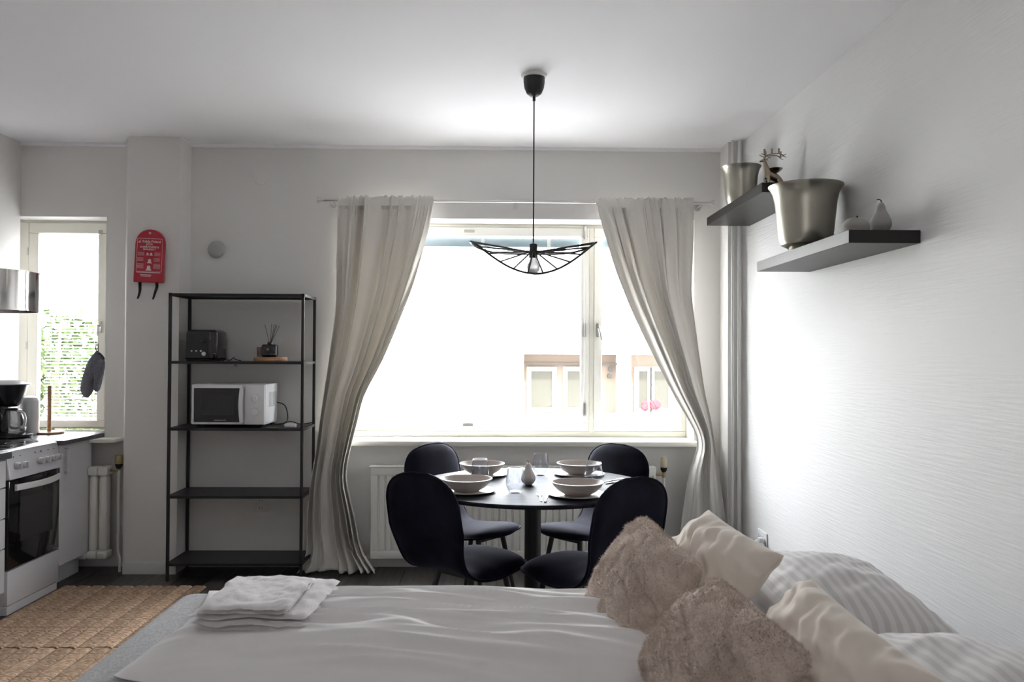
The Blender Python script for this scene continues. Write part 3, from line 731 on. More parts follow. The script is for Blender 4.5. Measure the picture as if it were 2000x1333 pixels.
for (cx, cz, s) in ((-.01, .012, .011), (.012, .012, .011), (.004, -.030, .017), (0, -.072, .02)):
    bm = B(); lathe(bm, [(0, 0), (s*.55, 0), (s*.55, .0015), (0, .0015)], (cx, -.0135, cz), 16, 'Y')
    prism(bm, [(cx-s*.9, cz-s), (cx+s*.9, cz-s), (cx+s*.45, cz-s*.3), (cx-s*.45, cz-s*.3)], -.0136, -.012, 'XZ')
    obj('pictogram', bm, 'print', fb, smooth=False)
prism(bm := B(), [(-.070, .078), (-.058, .094), (-.052, .096), (-.060, .086), (-.052, .080)], -.0135, -.012, 'XZ')
obj('logo', bm, 'print', fb, smooth=False)
def text(s, x, z, size, parent, m='print', align='CENTER', y=-.0135, rot=(PI/2, 0, 0), name='lettering', ext=.0004):
    c = bpy.data.curves.new(name, 'FONT'); c.body = s; c.size = size; c.align_x = align; c.extrude = ext; c.offset = size*.02
    c.materials.append(M[m]); o = bpy.data.objects.new(name, c); COL.objects.link(o); o.parent = parent
    bpy.context.view_layer.update()
    me = bpy.data.meshes.new_from_object(o); me.materials.clear(); me.materials.append(M[m]); bpy.data.objects.remove(o); bpy.data.curves.remove(c)
    o = bpy.data.objects.new(name, me); COL.objects.link(o); o.parent = parent
    o.location = (x, y, z); o.rotation_euler = rot; return o
text('Kidde Finland', .012, .080, .0205, fb); text('JOTA', 0, .063, .017, fb)
text('SAMMUTUSPEITE', 0, .047, .0155, fb); text('BRANDFILT', 0, .033, .0150, fb)
for x, dx in ((-.055, -.003), (.048, -.012)):
    bm = B(); tp = spline([(x, 0, -.16), (x+.004, -.004, -.19), (x+dx+.006, -.002, -.225), (x+dx-.004, -.004, -.268)], 5)
    rings = []
    for i, p in enumerate(tp):
        tw = .3+1.1*i/len(tp); hw = .0095
        d_ = Vector((math.cos(tw)*hw, math.sin(tw)*hw*.6, 0)); rings.append([bm.verts.new(p+d_), bm.verts.new(p-d_)])
    for a, b in zip(rings, rings[1:]): bm.faces.new((a[0], a[1], b[1], b[0]))
    obj('pull_strap', bm, 'strap', fb, solid=.002)
# wall discs, outlets
p = at(510, 348, YW)
tag(obj('blanking_plate', lathe(B(), [(0, -.008), (.036, -.008), (.044, -.006), (.046, 0), (0, 0)], (p.x, YW, p.z), 40, 'Y'), 'wall', world=True), 'flat round painted cover plate high on the wall', 'cover plate')
p = at(424, 488, YW)
sd = thing('smoke_detector', 'round grey-white detector on the wall above the shelf unit', 'detector', (p.x, YW, p.z))
obj('mount', lathe(B(), [(0, -.012), (.048, -.012), (.05, -.004), (.05, 0), (0, 0)], (0, 0, 0), 40, 'Y'), 'plastic_g', sd)
obj('dome', lathe(B(), [(0, -.034), (.04, -.032), (.052, -.024), (.056, -.012), (.05, -.010), (0, -.010)], (0, 0, 0), 40, 'Y'), 'plastic_g', sd)
obj('button', rbox(B(), -.018, .0, -.0365, -.032, -.006, .003, .001, 1), 'plastic_g', sd)
def outlet(label, cx, cy, cz, rz, n, vertical=True):
    o = thing('wall_outlet', label, 'outlet', (cx, cy, cz), rz)
    hw, hh = (.045, .052+.02*(n-2)) if vertical else (.08, .042)
    obj('plate', rbox(B(), -hw, hw, -.010, 0, -hh, hh, .004, 2), 'plastic_w' if not vertical else 'trim', o)
    for k in range(n):
        a = (k-(n-1)/2)*.046
        c = (0, 0, a) if vertical else (a*1.7, 0, 0)
        s = obj('socket', lathe(B(), [(.019, -.011), (.021, -.0125), (.021, -.010), (.0, -.010)][0:0]+[(.0195, -.0125), (.0225, -.0125), (.0225, -.010), (.0195, -.010), (.0195, -.0125)], c, 28, 'Y'), 'plastic_w', o)
        bm = B()
        for q in (-.0095, .0095): cyl(bm, (c[0]+q, -.0112, c[2]), .003, .002, 10, 'Y')
        pass
        obj('pin_hole', bm, 'plastic_k', s)
    return o
p = at(510, 985, YW); outlet('double wall outlet low on the wall behind the shelf unit', p.x, YW, p.z, 0, 2)
ou = outlet('white double outlet with a plugged cable low on the ribbed wall', XR, 4.69, Z(1052, 4.69, 1494), PI/2*-1+PI, 2, False)
ou.rotation_euler = (0, 0, -PI/2+0)
ou.rotation_euler = (0, 0, -PI/2) ; ou.location.x = XR
# local -Y must face -X : rotate by -90 deg
bm = B(); rbox(bm, .03, .065, -.045, -.012, -.015, .015, .006, 2); tube(bm, spline([(.05, -.045, 0), (.07, -.07, 0), (.10, -.06, -.05), (.10, -.03, -.2)], 5), .003, 6)
obj('plug', bm, 'plastic_w', ou)

# ------------------------------------------------------------------ black shelf unit
SX0, SX1, SY0, SY1 = -1.962, -1.17, 4.94, 5.25
su = thing('shelf_unit', 'tall open black metal shelf unit with five thin shelves', 'shelf unit', ((SX0+SX1)/2, (SY0+SY1)/2, 0))
t_ = .008
for (x, y) in ((SX0, SY0), (SX1, SY0), (SX0, SY1), (SX1, SY1)):
    obj('post', box(B(), x-t_, x+t_, y-t_, y+t_, 0, 1.722), 'black_metal', su, world=True, smooth=False, bevel=.001)
LEV = [.107, .509, .914, 1.313, 1.720]
for z in LEV:
    s = obj('shelf', box(B(), SX0+t_, SX1-t_, SY0+t_, SY1-t_, z-.004, z), 'black_shelf', su, world=True, smooth=False)
    bm = B()
    box(bm, SX0-t_, SX1+t_, SY0-t_, SY0+t_, z-.016, z); box(bm, SX0-t_, SX1+t_, SY1-t_, SY1+t_, z-.016, z)
    box(bm, SX0-t_, SX0+t_, SY0, SY1, z-.016, z); box(bm, SX1-t_, SX1+t_, SY0, SY1, z-.016, z)
    obj('shelf_rim', bm, 'black_metal', s, world=True, smooth=False)
    if 1 < z < 1.6:
        obj('hook', tube(B(), [(-1.57, SY0, z-.014), (-1.577, SY0, z-.03), (-1.563, SY0, z-.03), (-1.57, SY0, z-.014)], .002, 6), 'black_metal', s, world=True)
# toaster
tp_ = at(403, 700, 5.10)
to = thing('toaster', 'glossy black two-slot toaster on the second shelf from the top', 'toaster', (tp_.x, 5.09, LEV[3]))
bm = B()
prof = [(-.100, .01), (-.092, .175), (-.083, .19), (.083, .19), (.092, .175), (.102, .01)]
prism(bm, prof, -.085, .085, 'XZ'); obj('body', bm, 'plastic_k', to, smooth=False, bevel=.01)
obj('end_cap', rbox(B(), .045, .098, -.09, .09, .008, .185, .012, 3), 'blackglass', to)
for y in (-.035, .035): obj('slot', box(B(), -.07, .07, y-.012, y+.012, .185, .1915), 'rubber', to, smooth=False)
obj('lever', rbox(B(), -.005, .025, -.105, -.085, .11, .125, .004, 2), 'plastic_k', to)
for k in range(3): obj('button', cyl(B(), (-.055+k*.028, -.091, .062), .005, .008, 12, 'Y'), 'knob', to)
obj('dial', cyl(B(), (.02, -.097, .045), .012, .014, 20, 'Y'), 'knob', to)
bm = B(); rbox(bm, -.09, .09, -.08, .08, 0, .012, .003, 1); obj('foot_frame', bm, 'rubber', to)
obj('cord', tube(B(), spline([(.10, .02, .01), (.15, .0, .006), (.18, -.03, .022), (.20, -.05, .01), (.235, -.06, .004)], 6), .003, 6), 'cable', to)
# tray, candle glass, diffuser
p = at(528, 700, 5.05)
tag(obj('wooden_tray', lathe(B(), [(0, 0), (.097, 0), (.10, .004), (.10, .022), (.096, .026), (0, .026)], (0, 0, 0), 48), 'wood', loc=(p.x, 5.06, LEV[3])), 'round oiled wooden board under the reed diffuser', 'board')
df = thing('reed_diffuser', 'black glass reed diffuser with dark sticks on the wooden board', 'diffuser', (p.x, 5.04, LEV[3]+.026))
obj('bottle', rbox(B(), -.046, .046, -.034, .034, 0, .078, .014, 4), 'blackglass', df)
obj('collar', lathe(B(), [(0, .078), (.016, .078), (.015, .092), (0, .092)], (0, 0, 0), 20), 'black_metal', df)
obj('gold_seal', cyl(B(), (-.004, -.0355, .047), .0085, .002, 24, 'Y'), 'brass', df)
for (dx, dy) in ((-.035, .01), (.012, -.01), (.022, .015), (.035, .0), (.045, -.012), (.055, .008)):
    obj('reed', tube(B(), [(.0, 0, .07), (dx, dy, .205-abs(dx)*.2)], .0014, 5), 'rubber', df)
cg = thing('candle_glass', 'small translucent rosy glass tumbler beside the diffuser', 'glass', (p.x-.07, 5.09, LEV[3]+.026))
obj('cup', lathe(B(), [(0, 0), (.022, 0), (.024, .006), (.025, .062), (.023, .062), (.022, .01), (0, .008)], (0, 0, 0), 24), 'pink', cg)
obj('wax', cyl(B(), (0, 0, .009), .0215, .03, 20), 'platew', cg)
# microwave
mw = thing('microwave_oven', 'white microwave oven with black door on the middle shelf', 'microwave', (-1.615, 5.09, LEV[2]))
obj('case', rbox(B(), -.22, .22, -.125, .14, .018, .262, .006, 2), 'plastic_w', mw)
dr = obj('door', rbox(B(), -.218, .085, -.145, -.125, .02, .26, .006, 2), 'plastic_w', mw)
obj('door_glass', rbox(B(), -.203, .078, -.148, -.143, .034, .238, .002, 1), 'blackglass', dr)
obj('mesh_window', rbox(B(), -.155, .045, -.1492, -.147, .075, .195, .001, 1), 'darkwin', dr)
bm = B(); rings = []
for i in range(13):
    t = i/12; z = .034+.205*t; y = -.152-.022*math.sin(PI*t)
    rings.append([bm.verts.new((x, y+dy, z)) for x, dy in ((.072, .006), (.072, -.004), (.096, -.004), (.096, .006))])
for a, b in zip(rings, rings[1:]):
    for k in range(4): bm.faces.new((a[k], a[(k+1) % 4], b[(k+1) % 4], b[k]))
bm.faces.new(rings[0]); bm.faces.new(rings[-1])
obj('handle', bm, 'plastic_w', dr, bevel=.002)
obj('brand_mark', box(box(B(), -.082, -.030, -.1490, -.1480, .044, .048), -.026, -.010, -.1490, -.1480, .044, .048), 'knob', dr, smooth=False)
cp = obj('control_panel', rbox(B(), .10, .218, -.146, -.125, .02, .26, .006, 2), 'plastic_w', mw)
for z in (.175, .095):
    k = obj('dial', lathe(B(), [(0, -.020), (.019, -.018), (.021, 0), (0, 0)], (.158, -.146, z), 28, 'Y'), 'plastic_w', cp)
    obj('dial_grip', rbox(B(), .155, .161, -.172, -.160, z-.018, z+.018, .002, 1), 'plastic_w', k)
    bm = B()
    for i in range(11):
        a = math.radians(-210+24*i); box(bm, .158+.027*math.cos(a)-.0012, .158+.027*math.cos(a)+.0012, -.1468, -.146, z-.027*math.sin(a)-.002, z-.027*math.sin(a)+.002)
    obj('dial_scale', bm, 'knob', cp, smooth=False)
bm = B()
for k in range(6): box(bm, .22, .2212, -.05+.028*k, -.035+.028*k, .12, .21)
obj('side_vent', bm, 'knob', mw, smooth=False)
for (x, y) in ((-.19, -.1), (.19, -.1), (-.19, .11), (.19, .11)): obj('foot', cyl(B(), (x, y, 0), .012, .019, 12), 'rubber', mw)
obj('cord', tube(B(), spline([(.21, .135, .14), (.27, .12, .12), (.30, .08, .06), (.30, .04, .02), (.25, .0, .012), (.24, -.03, .02), (.29, -.06, .012), (.34, -.02, .03), (.40, .0, .012), (.47, .03, .02)], 6), .0035, 6), 'cable', mw)
tag(obj('extension_block', rbox(B(), -.035, .035, -.018, .018, 0, .022, .005, 2), 'plastic_w', loc=(X(569, 5.0), 5.0, LEV[2])), 'small white plug adaptor beside the microwave', 'adaptor')

# ------------------------------------------------------------------ dining table
TX, TY, TZ, TR = .171, 3.90, .75, .555
dt = thing('dining_table', 'round black dining table on a single pedestal', 'table', (TX, TY, 0))
obj('tabletop', lathe(B(), [(0, TZ-.022), (TR-.02, TZ-.022), (TR-.006, TZ-.018), (TR, TZ-.008), (TR-.003, TZ-.001), (TR-.008, TZ), (0, TZ)], (0, 0, 0), 96), 'ashwood', dt)
obj('pedestal', lathe(B(), [(0, .015), (.042, .015), (.039, .04), (.039, TZ-.04), (.06, TZ-.03), (.16, TZ-.023), (0, TZ-.022)], (0, 0, 0), 40), 'black_metal', dt)
obj('base_plate', lathe(B(), [(0, 0), (.29, 0), (.30, .006), (.28, .012), (.05, .020), (0, .020)], (0, 0, 0), 64), 'black_metal', dt)

# chairs --------------------------------------------------------------
def make_chair(label):
    t = thing('dining_chair', label, 'chair', group='velvet chairs around the dining table')
    # side profile of the shell (y, z), seat front to back top
    pr = spline([(0, .208, .440), (0, .185, .461), (0, .09, .462), (0, -.02, .452), (0, -.12, .455), (0, -.185, .492), (0, -.225, .57), (0, -.255, .68), (0, -.280, .79), (0, -.295, .870)], 6)
    L = [0]
    for a, b in zip(pr, pr[1:]): L.append(L[-1]+(b-a).length)
    def halfw(s):
        T = L[-1]
        wd = .218 if s < .25 else .218-.030*math.sin(PI*min(1, (s-.25)/.32)) if s < .57 else .218-.01*((s-.57)/.4)
        e = .13
        if s < e: wd *= (1-((e-s)/e)**2.6*.97)**(1/2.2)
        if s > T-.15: wd *= max(.02, (1-((s-(T-.15))/.15)**2.6))**(1/2.6)
        return max(wd, .012)
    NS = 18
    def grid(off):
        rows = []
        for i, p in enumerate(pr):
            d = (pr[min(i+1, len(pr)-1)]-pr[max(i-1, 0)]).normalized(); nrm = Vector((0, -d.z, d.y)).normalized()
            nrm = Vector((0, d.z, -d.y))  # outward (below seat / behind back)
            hw = halfw(L[i]); row = []
            tb = min(1, max(0, (L[i]-.42)/.15))
            for k in range(NS+1):
                s = -1+2*k/NS; ed = (1-abs(s)**4)
                endf = min(1, L[i]/.05, (L[-1]-L[i])/.05+.0)
                th = off*math.sqrt(max(0, ed))*math.sqrt(max(0, min(1, endf)))
                cup = .022*(s*s)*(1 if tb == 0 else 1)*(.6+.8*math.sin(PI*min(1, L[i]/L[-1])))*min(1, hw/.15)
                q = p - nrm*cup + nrm*(-th)
                row.append(Vector((hw*s, q.y, q.z)))
            rows.append(row)
        return rows
    bm = B()
    def surf(rows, rev):
        vr = [[bm.verts.new(c) for c in r] for r in rows]
        for a, b in zip(vr, vr[1:]):
            for k in range(NS):
                f = (a[k], a[k+1], b[k+1], b[k]); bm.faces.new(f[::-1] if rev else f)
    surf(grid(.020), False); surf(grid(-.022), True)
    bmesh.ops.remove_doubles(bm, verts=bm.verts[:], dist=.0008)
    # join rims
    obj('shell', bm, 'velvet', t, sub=0)
    bm = B()
    # edge piping following the rim
    rim = grid(0); pts = [r[0] for r in rim]+[r[-1] for r in rim[::-1]]
    tube(bm, pts, .006, 6, closed=True)
    obj('edge_piping', bm, 'velvet', t)
    bm = B(); box(bm, -.10, .10, .10, .13, .405, .435); box(bm, -.10, .10, -.10, -.07, .405, .435); box(bm, -.012, .012, -.09, .12, .408, .425)
    obj('seat_frame', bm, 'black_metal', t, smooth=False, bevel=.003)
    for sx in (-1, 1):
        for (y0, y1) in ((.115, .185), (-.085, -.195)):
            obj('leg', tube(B(), [(sx*.095, y0, .432), (sx*.155, y1, .0)], .0135, 12, r2=.0095), 'black_metal', t)
    return t
c0 = make_chair('dark velvet chair at the front left of the table, seen from behind')
def place(o, bx, by, fx, fy):
    """bx,by: where the back rest stands; fx,fy: facing direction"""
    l = math.hypot(fx, fy); fx /= l; fy /= l
    o.location = (bx+fx*.27, by+fy*.27, 0); o.rotation_euler = (0, 0, math.atan2(fy, fx)-PI/2)
place(c0, -.298, 3.43, .66, .75)
c1 = dup(c0, label='dark velvet chair at the front right of the table, largest, half behind the fur cushion'); place(c1, .528, 3.31, -.62, .78)
c2 = dup(c0, label='navy velvet chair at the back left of the table, by the left curtain'); place(c2, -.335, 4.50, .78, -.62)
c3 = dup(c0, label='navy velvet chair at the back right of the table, under the sill end'); place(c3, .645, 4.50, -.74, -.67)

# tableware -------------------------------------------------------------
where = {'fl': 'at the front left place', 'fr': 'at the front right place', 'bl': 'at the back left place', 'br': 'at the back right place'}
spots = {'fl': (-.135, 3.67), 'fr': (.352, 3.575), 'bl': (-.075, 4.17), 'br': (.420, 4.19)}
pl0 = bo0 = None
for k, (x, y) in spots.items():
    lab = 'pale round dinner plate %s, under a bowl' % where[k]; lb = 'taupe stoneware bowl %s of the table' % where[k]
    if pl0 is None:
        pl0 = obj('dinner_plate', lathe(B(), [(0, 0), (.075, 0), (.085, .001), (.128, .0085), (.130, .0105), (.127, .011), (.085, .0065), (.07, .005), (0, .005)], (0, 0, 0), 56), 'platew')
        bo0 = thing('soup_bowl', lb, 'bowl')
        obj('bowl_wall', lathe(B(), [(0, .0), (.055, .0), (.06, .004), (.085, .018), (.104, .038), (.112, .052), (.1135, .0545), (.110, .0545), (.100, .040), (.082, .023), (.05, .009), (0, .008)], (0, 0, 0), 56), 'ceramic', bo0)
        obj('glazed_rim', lathe(B(), [(.1105, .053), (.1145, .0525), (.1145, .056), (.1105, .0565), (.1105, .053)], (0, 0, 0), 56), 'platew', bo0)
        P_, B_ = pl0, bo0
    else: P_, B_ = dup(pl0), dup(bo0)
    P_.location = (x, y, TZ); tag(P_, lab, 'plate', 'dinner plates on the table'); B_.location = (x, y, TZ+.0055); tag(B_, lb, 'bowl', 'bowls on the table')
g0 = None
for (x, y, lab) in ((.082, 3.64, 'clear stemless glass nearest the viewer, in the middle of the table'), (.222, 4.17, 'clear stemless glass at the back middle, behind the pear'),
                    (-.082, 3.94, 'clear stemless glass between the two left bowls'), (.455, 3.85, 'clear stemless glass between the two right bowls')):
    if g0 is None:
        g0 = obj('drinking_glass', lathe(B(), [(0, 0), (.022, 0), (.026, .003), (.039, .024), (.0435, .045), (.041, .07), (.0345, .112), (.0328, .112), (.0392, .07), (.0415, .045), (.037, .026), (.024, .009), (0, .007)], (0, 0, 0), 40), 'cup'); g = g0
    else: g = dup(g0)
    g.location = (x, y, TZ); tag(g, lab, 'glass', 'stemless glasses on the table')
def pear(loc, s, label, m, name='pear_ornament'):
    t = thing(name, label, 'ornament', loc)
    pr = spline([(.0, 0, 0), (.018, 0, .001), (.036, 0, .022), (.038, 0, .042), (.030, 0, .064), (.019, 0, .086), (.015, 0, .104), (.008, 0, .116), (0, 0, .118)], 5)
    obj('body', lathe(B(), [(max(0, p.x*s), p.z*s) for p in pr], (0, 0, 0), 32), m, t)
    obj('stem', tube(B(), spline([(0, 0, .114*s), (.001, 0, .124*s), (-.007*s, .002, .130*s), (-.014*s, .003, .128*s)], 4), .0022, 6), 'rubber' if m == 'pearm' else 'wood', t)
    return t
pear((.148, 3.87, TZ), .88, 'small white pear ornament standing in the middle of the table', 'pearw')
def fork(loc, rz, label):
    t = thing('table_fork', label, 'fork', loc, rz, 'cutlery on the table')
    bm = B(); prism(bm, [(-.0035, -.10), (.0035, -.10), (.0045, -.03), (.0025, .0), (.004, .03), (.0115, .045), (-.0115, .045), (-.004, .03), (-.0025, 0), (-.0045, -.03)], .001, .0035, 'XY')
    obj('handle', bm, 'chrome', t, smooth=False)
    for k in range(4): obj('tine', box(B(), -.0115+k*.0066, -.0085+k*.0066, .044, .095, .0015, .0035), 'chrome', t, smooth=False)
    return t
def knife(loc, rz, label):
    t = thing('table_knife', label, 'knife', loc, rz, 'cutlery on the table')
    obj('handle', rbox(B(), -.005, .005, -.11, -.01, 0, .006, .002, 1), 'chrome', t)
    obj('blade', prism(B(), [(-.006, -.01), (.006, -.01), (.008, .06), (.004, .10), (-.006, .105)], .001, .003, 'XY'), 'chrome', t, smooth=False)
    return t
fork((.186, 3.53, TZ), 0, 'fork lying left of the front right place setting'); knife((.212, 3.52, TZ), -.1, 'knife beside the fork, left of the front right setting')
fork((-.262, 3.885, TZ), -1.15+PI, 'fork beside the front left plate, near the table edge')
fork((.565, 4.0, TZ), -.75, 'fork at the right edge of the table, behind the right glass'); knife((.60, 3.965, TZ), -.85, 'knife at the right edge of the table, beside the fork')

# ------------------------------------------------------------------ pendant lamp
PX, PY = .168, 3.90
pd = thing('wire_pendant_lamp', 'black wire hat-shaped pendant lamp with a bare bulb above the table', 'lamp', (PX, PY, 1.75))
zo = 1.75
obj('ceiling_ring', lathe(B(), [(0, ZC-zo-.014), (.055, ZC-zo-.014), (.062, ZC-zo-.008), (.062, ZC-zo), (0, ZC-zo)], (0, 0, 0), 40), 'white', pd)
obj('canopy', lathe(B(), [(0, ZC-zo-.105), (.018, ZC-zo-.103), (.036, ZC-zo-.088), (.047, ZC-zo-.062), (.051, ZC-zo-.035), (.051, ZC-zo-.013), (0, ZC-zo-.013)], (0, 0, 0), 40), 'black_metal', pd)
obj('cord', cyl(B(), (0, 0, .148), .0032, ZC-zo-.105-.148, 8), 'cable', pd)
obj('cord_grip', cyl(B(), (0, 0, ZC-zo-.125), .007, .024, 12), 'black_metal', pd)
obj('socket', lathe(B(), [(0, .148), (.008, .145), (.019, .140), (.019, .112), (.021, .108), (.021, .075), (0, .075)], (0, 0, 0), 28), 'black_metal', pd)
obj('bulb', lathe(B(), [(0, -.003), (.015, .0), (.027, .011), (.031, .028), (.028, .044), (.018, .060), (.014, .076), (0, .076)], (0, 0, 0), 28), 'bulb', pd)
def ringpt(a, k=1.0):
    s = math.sin(a); return Vector((.300*math.cos(a)*k, .235*s*k, .150-s*s*(.10-.072*s)))
sh = obj('shade_ring', tube(B(), [ringpt(2*PI*i/96) for i in range(96)], .0052, 8, closed=True), 'black_metal', pd)
inner = [Vector((.045*math.cos(2*PI*i/40), .045*math.sin(2*PI*i/40), .105)) for i in range(40)]
obj('inner_ring', tube(B(), inner, .0022, 6, closed=True), 'black_metal', pd)
obj('socket_ring', tube(B(), [Vector((.022*math.cos(2*PI*i/24), .022*math.sin(2*PI*i/24), .105)) for i in range(24)], .003, 6, closed=True), 'black_metal', pd)
for i in range(28):
    a = 2*PI*(i+.5)/28; q = ringpt(a); c = Vector((.022*math.cos(a), .022*math.sin(a), .105))
    m_ = c.lerp(q, .5)+Vector((0, 0, .0))
    obj('shade_wire', tube(B(), [c, m_, q], .0042 if math.sin(a) < 0 else .002, 5), 'black_metal', pd)

# ------------------------------------------------------------------ wall shelves and what stands on them
XS = XR-.262
tag(obj('floating_shelf', rbox(B(), XS, XR, 3.909, 4.948, 2.152, 2.200, .0015, 1), 'lack', world=True), 'upper black floating shelf, farther along the right wall', 'shelf', 'floating shelves on the right wall')
tag(obj('floating_shelf', rbox(B(), XS, XR, 2.935, 3.986, 1.776, 1.824, .0015, 1), 'lack', world=True), 'lower black floating shelf, nearer along the right wall', 'shelf', 'floating shelves on the right wall')
potp = [(0, .0), (.078, .0), (.080, .006), (.070, .014), (.080, .022), (.105, .034), (.114, .055), (.120, .10), (.127, .17), (.133, .225), (.141, .262), (.152, .284), (.160, .293), (.1605, .297), (.156, .298), (.147, .288), (.134, .262), (.126, .225), (.120, .17), (.112, .06), (.09, .04), (0, .03)]
tag(obj('metal_pot', lathe(B(), potp, (0, 0, 0), 64), 'pot', loc=(1.366, 3.61, 1.824)), 'large brushed pewter pot on the lower wall shelf', 'pot', 'pewter pots on the wall shelves')
tag(obj('metal_pot', lathe(B(), [(r*.72, z*.82) for r, z in potp], (0, 0, 0), 64), 'pot', loc=(1.385, 4.65, 2.2)), 'small brushed pewter pot on the upper wall shelf', 'pot', 'pewter pots on the wall shelves')
pear((1.425, 3.02, 1.824), .98, 'grey stone pear ornament at the near end of the lower shelf', 'pearm')
ap = thing('apple_ornament', 'grey stone apple ornament beside the pear on the lower shelf', 'ornament', (1.42, 3.22, 1.824))
ppr = spline([(0, 0, .004), (.02, 0, .0), (.042, 0, .018), (.052, 0, .045), (.050, 0, .068), (.034, 0, .086), (.014, 0, .084), (.0, 0, .074)], 5)
obj('body', lathe(B(), [(max(0, p.x), max(0, p.z)) for p in ppr], (0, 0, 0), 32), 'pearm', ap)
obj('stem', tube(B(), [(0, 0, .074), (.002, 0, .090), (.006, 0, .098)], .003, 6), 'rubber', ap)
# deer
de = thing('deer_candleholder', 'champagne metal deer figurine with candle cups on its antlers', 'figurine', (1.405, 4.17, 2.2))
def skin(name, verts, edges, m, parent, sub=2, loc=None):
    me = bpy.data.meshes.new(name); me.from_pydata([v[:3] for v in verts], edges, []); me.materials.append(M[m])
    o = bpy.data.objects.new(name, me); COL.objects.link(o); o.parent = parent
    sk = o.modifiers.new('skin', 'SKIN'); sk.use_smooth_shade = True
    for i, v in enumerate(verts):
        me.skin_vertices[0].data[i].radius = (v[3], v[3]); 
    me.skin_vertices[0].data[0].use_root = True
    s = o.modifiers.new('sub', 'SUBSURF'); s.levels = sub; s.render_levels = sub
    return o
dv = [(0.005, 0, .085, .022), (-.02, 0, .10, .020), (-.032, 0, .135, .013), (-.038, 0, .162, .010), (-.05, 0, .168, .008), (-.066, 0, .160, .0045),
      (.025, 0, .075, .020), (.04, 0, .055, .016), (-.022, -.012, .06, .008), (-.02, -.014, .02, .005), (-.021, -.014, .002, .006),
      (-.030, .012, .06, .008), (-.030, .014, .02, .005), (-.032, .014, .002, .006),
      (.045, -.014, .035, .009), (.03, -.016, .015, .006), (.05, -.016, .002, .006), (.05, .014, .035, .009), (.04, .016, .015, .006), (.058, .016, .002, .006), (.058, 0, .06, .004)]
ded = [(0, 1), (1, 2), (2, 3), (3, 4), (4, 5), (0, 6), (6, 7), (1, 8), (8, 9), (9, 10), (1, 11), (11, 12), (12, 13), (7, 14), (14, 15), (15, 16), (7, 17), (17, 18), (18, 19), (7, 20)]
skin('body', dv, ded, 'brass', de)
for s in (-1, 1):
    obj('ear', tube(B(), [(-.036, s*.006, .172), (-.022, s*.02, .178), (-.014, s*.026, .174)], [.003, .006, .001], 6, flat=.4), 'brass', de)
    an = obj('antler', tube(B(), spline([(-.040, s*.004, .172), (-.036, s*.012, .188), (-.01, s*.02, .196), (.03, s*.022, .198), (.052, s*.024, .190), (.062, s*.024, .196)], 5), .0032, 8, r2=.002), 'brass', de)
    obj('tine', tube(B(), spline([(-.036, s*.012, .188), (-.05, s*.016, .194), (-.062, s*.016, .20)], 4), .0026, 6, r2=.0015), 'brass', an)
    obj('tine', tube(B(), spline([(.04, s*.022, .195), (.055, s*.024, .182), (.066, s*.024, .180)], 4), .0026, 6, r2=.0015), 'brass', an)
    for q in ((-.045, .193), (-.008, .196), (.028, .197)) if s < 0 else ((-.028, .191), (.05, .191)):
        obj('candle_cup', lathe(B(), [(0, 0), (.004, .002), (.0048, .006), (.0058, .028), (.0044, .028), (0, .010)], (q[0], s*.019, q[1]), 14), 'brass', an)
ds = obj('dish', lathe(B(), [(0, 0), (.004, 0), (.005, .012), (.018, .018), (.034, .032), (.036, .036), (.030, .033), (.014, .022), (0, .02)], (.018, 0, .09), 32), 'brass', de)

# ------------------------------------------------------------------ rug
rg = thing('jute_rug', 'natural jute rug of sewn braids on the dark floor', 'rug', (-2.1, 3.6, 0))
bw = .083
for (ya, yb) in ((3.815, 4.81), (2.6, 3.80)):
    bm = B(); n = 8; L_ = 24
    rows = []
    for j in range(L_+1):
        y = ya+(yb-ya)*j/L_; row = []
        for i in range(n+1):
            u = i/n; z = .004+.008*math.sqrt(max(0, 1-(2*u-1)**4))
            row.append(bm.verts.new((bw*.985*u, y-3.6, z)))
        rows.append(row)
    for a, b in zip(rows, rows[1:]):
        for i in range(n): bm.faces.new((a[i], a[i+1], b[i+1], b[i]))
    for r in (rows[0], rows[-1]):
        q = [bm.verts.new((v.co.x, v.co.y, 0)) for v in (r[0], r[-1])]; bm.faces.new([*r, q[1], q[0]])
    o = obj('braid', bm, 'jute', rg, loc=(-2.51+2.1, 0, .0))
    for k in range(1, 10):
        c = o.copy(); COL.objects.link(c); c.parent = rg; c.location = (-2.51+2.1+bw*k, random.uniform(-.004, .004), .0)

# ------------------------------------------------------------------ bed
BX0, BX1, BY0, BY1 = -1.0, 1.20, 1.0, 2.63
be = thing('double_bed', 'heather grey upholstered bed with its foot towards the rug', 'bed', (.13, 1.8, 0))
def slab(x0, x1, y0, y1, z0, z1, r, seg=5, w=.004, sc=3):
    t = B(); box(t, x0, x1, y0, y1, z0, z1)
    bmesh.ops.subdivide_edges(t, edges=t.edges[:], cuts=8, use_grid_fill=True)
    def sm(v):
        c = v.co; m = Vector((min(max(c.x, x0+r), x1-r), min(max(c.y, y0+r), y1-r), min(max(c.z, z0+r), z1-r))); d = c-m
        if d.length > 1e-6: v.co = m+d.normalized()*r
        v.co += Vector((noise.noise(v.co*sc), noise.noise(v.co*sc+Vector((9, 0, 0))), noise.noise(v.co*sc+Vector((0, 9, 0)))))*w
    bm2 = t; [sm(v) for v in t.verts]; return t
obj('box_base', rbox(B(), BX0+.02, BX1-.01, BY0+.02, BY1-.02, .10, .36, .03, 4), 'grey_fabric', be, world=True)
def mattress(x0, x1, y0, y1, z0, z1, r):
    bm = B(); rbox(bm, x0, x1, y0, y1, z0, z1, r, 6); return bm
obj('mattress', mattress(BX0, BX1, BY0, BY1, .36, .615, .055), 'grey_fabric', be, world=True)
